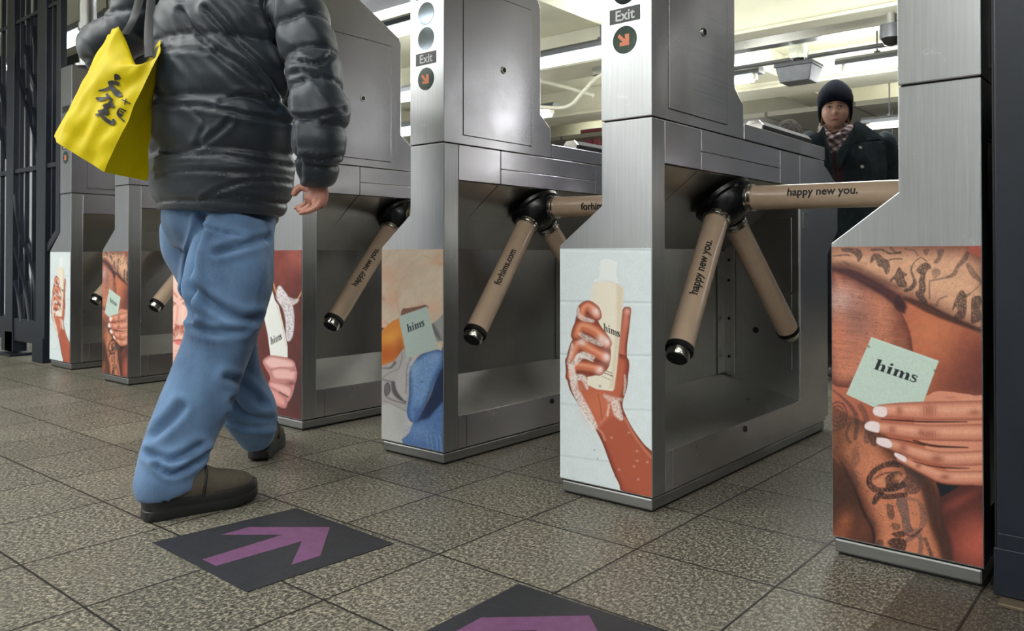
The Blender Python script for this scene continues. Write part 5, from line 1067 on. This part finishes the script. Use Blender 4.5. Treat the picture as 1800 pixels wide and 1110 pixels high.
def flap(name, pts, k=.02, th=.012):
    P = cat(pts, 4, True); c = P.mean(0); vv = [cf(x, y, k) for x, y in P]+[cf(*c, k+.012)]; n = len(P)
    o = mkobj(name, vv, [(i, (i+1) % n, n) for i in range(n)], M['wool'], wm, smooth=180); q = o.modifiers.new('t', 'SOLIDIFY'); q.thickness = th; b = o.modifiers.new('b', 'BEVEL'); b.width = .003; return o
flap('lapel', [(1504, 214), (1518, 218), (1545, 236), (1556, 247), (1530, 246), (1505, 254), (1486, 268), (1477, 285), (1476, 300), (1472, 270), (1486, 246), (1498, 228)], .035)
flap('lapel', [(1448, 222), (1440, 232), (1418, 242), (1428, 258), (1452, 282), (1462, 300), (1461, 270), (1454, 245)], .02)
for x, y in ((1512, 259), (1515, 293)): MB().add(lathe([(0, .011), (.004, .011), (.005, .008)], cf(x, y, .012), -_F0, 16)).build('button', M['chrome'], wm, smooth=True)
for sx in (-1, 1):
    b = np.array([wo[0]+sx*.09*_R[0]-.0, wo[1]+sx*.09*_R[1], 0]); bt = [loft([(*(b-wo+np.array([0, 0, .30])), .05, .055), (*(b-wo+np.array([0, 0, .12])), .042, .05), (*(b-wo+np.array([0, 0, .03])), .045, .06)], R_), loft([(*(b-wo+_F0*.03+[0, 0, .03]), .035, .03), (*(b-wo-_F0*.10+[0, 0, .035]), .042, .035), (*(b-wo-_F0*.18+[0, 0, .03]), .03, .028)], R_)]
    v, f, n = union(bt, .008, 2); v[:, 2] = np.maximum(v[:, 2], 0); mkobj('boot', v, f, M['sole'], wm, smooth=180, recalc=False)
    tr = [loft([(*(b-wo+np.array([0, 0, .66])), .07, .08), (*(b-wo+np.array([0, 0, .2])), .056, .06)], R_)]; v, f, n = union(tr, .01, 2); mkobj('trouser_leg', v, f, M['knit'], wm, smooth=180, recalc=False)

# person behind the near turnstile lid, only the hair in view
w2 = empty('person', at(1388, 650, 5.6), 'person with dark brown hair, only the top of the head showing above the turnstile lid', 'person'); w2.location.z = 0; o2 = np.array(w2.location)
h2 = at(1388, 244, 5.6)-o2
v, f, n = union([ball(h2, (.078, .092, .115), 24, 16), loft([(*(h2-[0, 0, .08]), .05, .05), (*(h2-[0, 0, .2]), .055, .055)], R_), loft([(*(h2-[0, 0, .2]), .12, .08), (*(h2-[0, 0, .45]), .15, .1), (*(h2-[0, 0, .7]), .14, .1)], R_), tube([h2-_F0*.09, h2-_F0*.112-[0, 0, .02]], [.012, .014], 8)]
                + [loft([(*(h2+sx*_R*.08-[0, 0, .66]), .07, .07), (*(h2+sx*_R*.08-[0, 0, 1.0]), .05, .05), (h2[0]+sx*_R[0]*.08, h2[1]+sx*_R[1]*.08, .04, .04, .05)], R_) for sx in (-1, 1)], .009, 2); mkobj('body', v, f, M['skin2'], w2, smooth=180, recalc=False)
v, f, n = union([ball(h2+[0, 0, .02]+_F0*.015, (.09, .105, .118), 24, 16), ball(h2+_F0*.05-[0, 0, .1], (.085, .05, .12), 20, 14)], .008, 2); v = v+n*(nz(v, (60, 60, 20))*.008)[:, None]; mkobj('hair', v, f, plain('dark_brown_hair', (30, 23, 20), .9, 0, .4, 60), w2, smooth=180, recalc=False)
v, f, n = union([loft([(*(h2-[0, 0, .19]), .09, .08), (*(h2-[0, 0, .23]), .2, .11), (*(h2-[0, 0, .5]), .21, .13), (*(h2-[0, 0, .95]), .22, .15)], R_, 32)]+[loft([(*(h2+sx*_R*.19-[0, 0, .24]), .07, .07), (*(h2+sx*_R*.24-[0, 0, .5]), .06, .06), (*(h2+sx*_R*.24-[0, 0, .78]), .045, .045)], R_) for sx in (-1, 1)], .01, 3); mkobj('coat', v, f, M['wool'], w2, smooth=180, recalc=False)

for sx in (-1, 1):
    v, f, n = union([loft([(*(h2+sx*_R*.08-[0, 0, .62]), .085, .09), (*(h2+sx*_R*.08-[0, 0, 1.0]), .075, .075), (h2[0]+sx*_R[0]*.08, h2[1]+sx*_R[1]*.08, .07, .065, .07)], R_)], .01, 2); mkobj('trouser_leg', v, f, M['knit'], w2, smooth=180, recalc=False)
    b = np.array([h2[0]+sx*_R[0]*.08, h2[1]+sx*_R[1]*.08, 0]); v, f, n = union([loft([(*(b+_F0*.05+[0, 0, .04]), .045, .045), (*(b-_F0*.06+[0, 0, .045]), .05, .05), (*(b-_F0*.17+[0, 0, .03]), .035, .03)], R_)], .008, 2); v[:, 2] = np.maximum(v[:, 2], 0); mkobj('boot', v, f, M['sole'], w2, smooth=180, recalc=False)
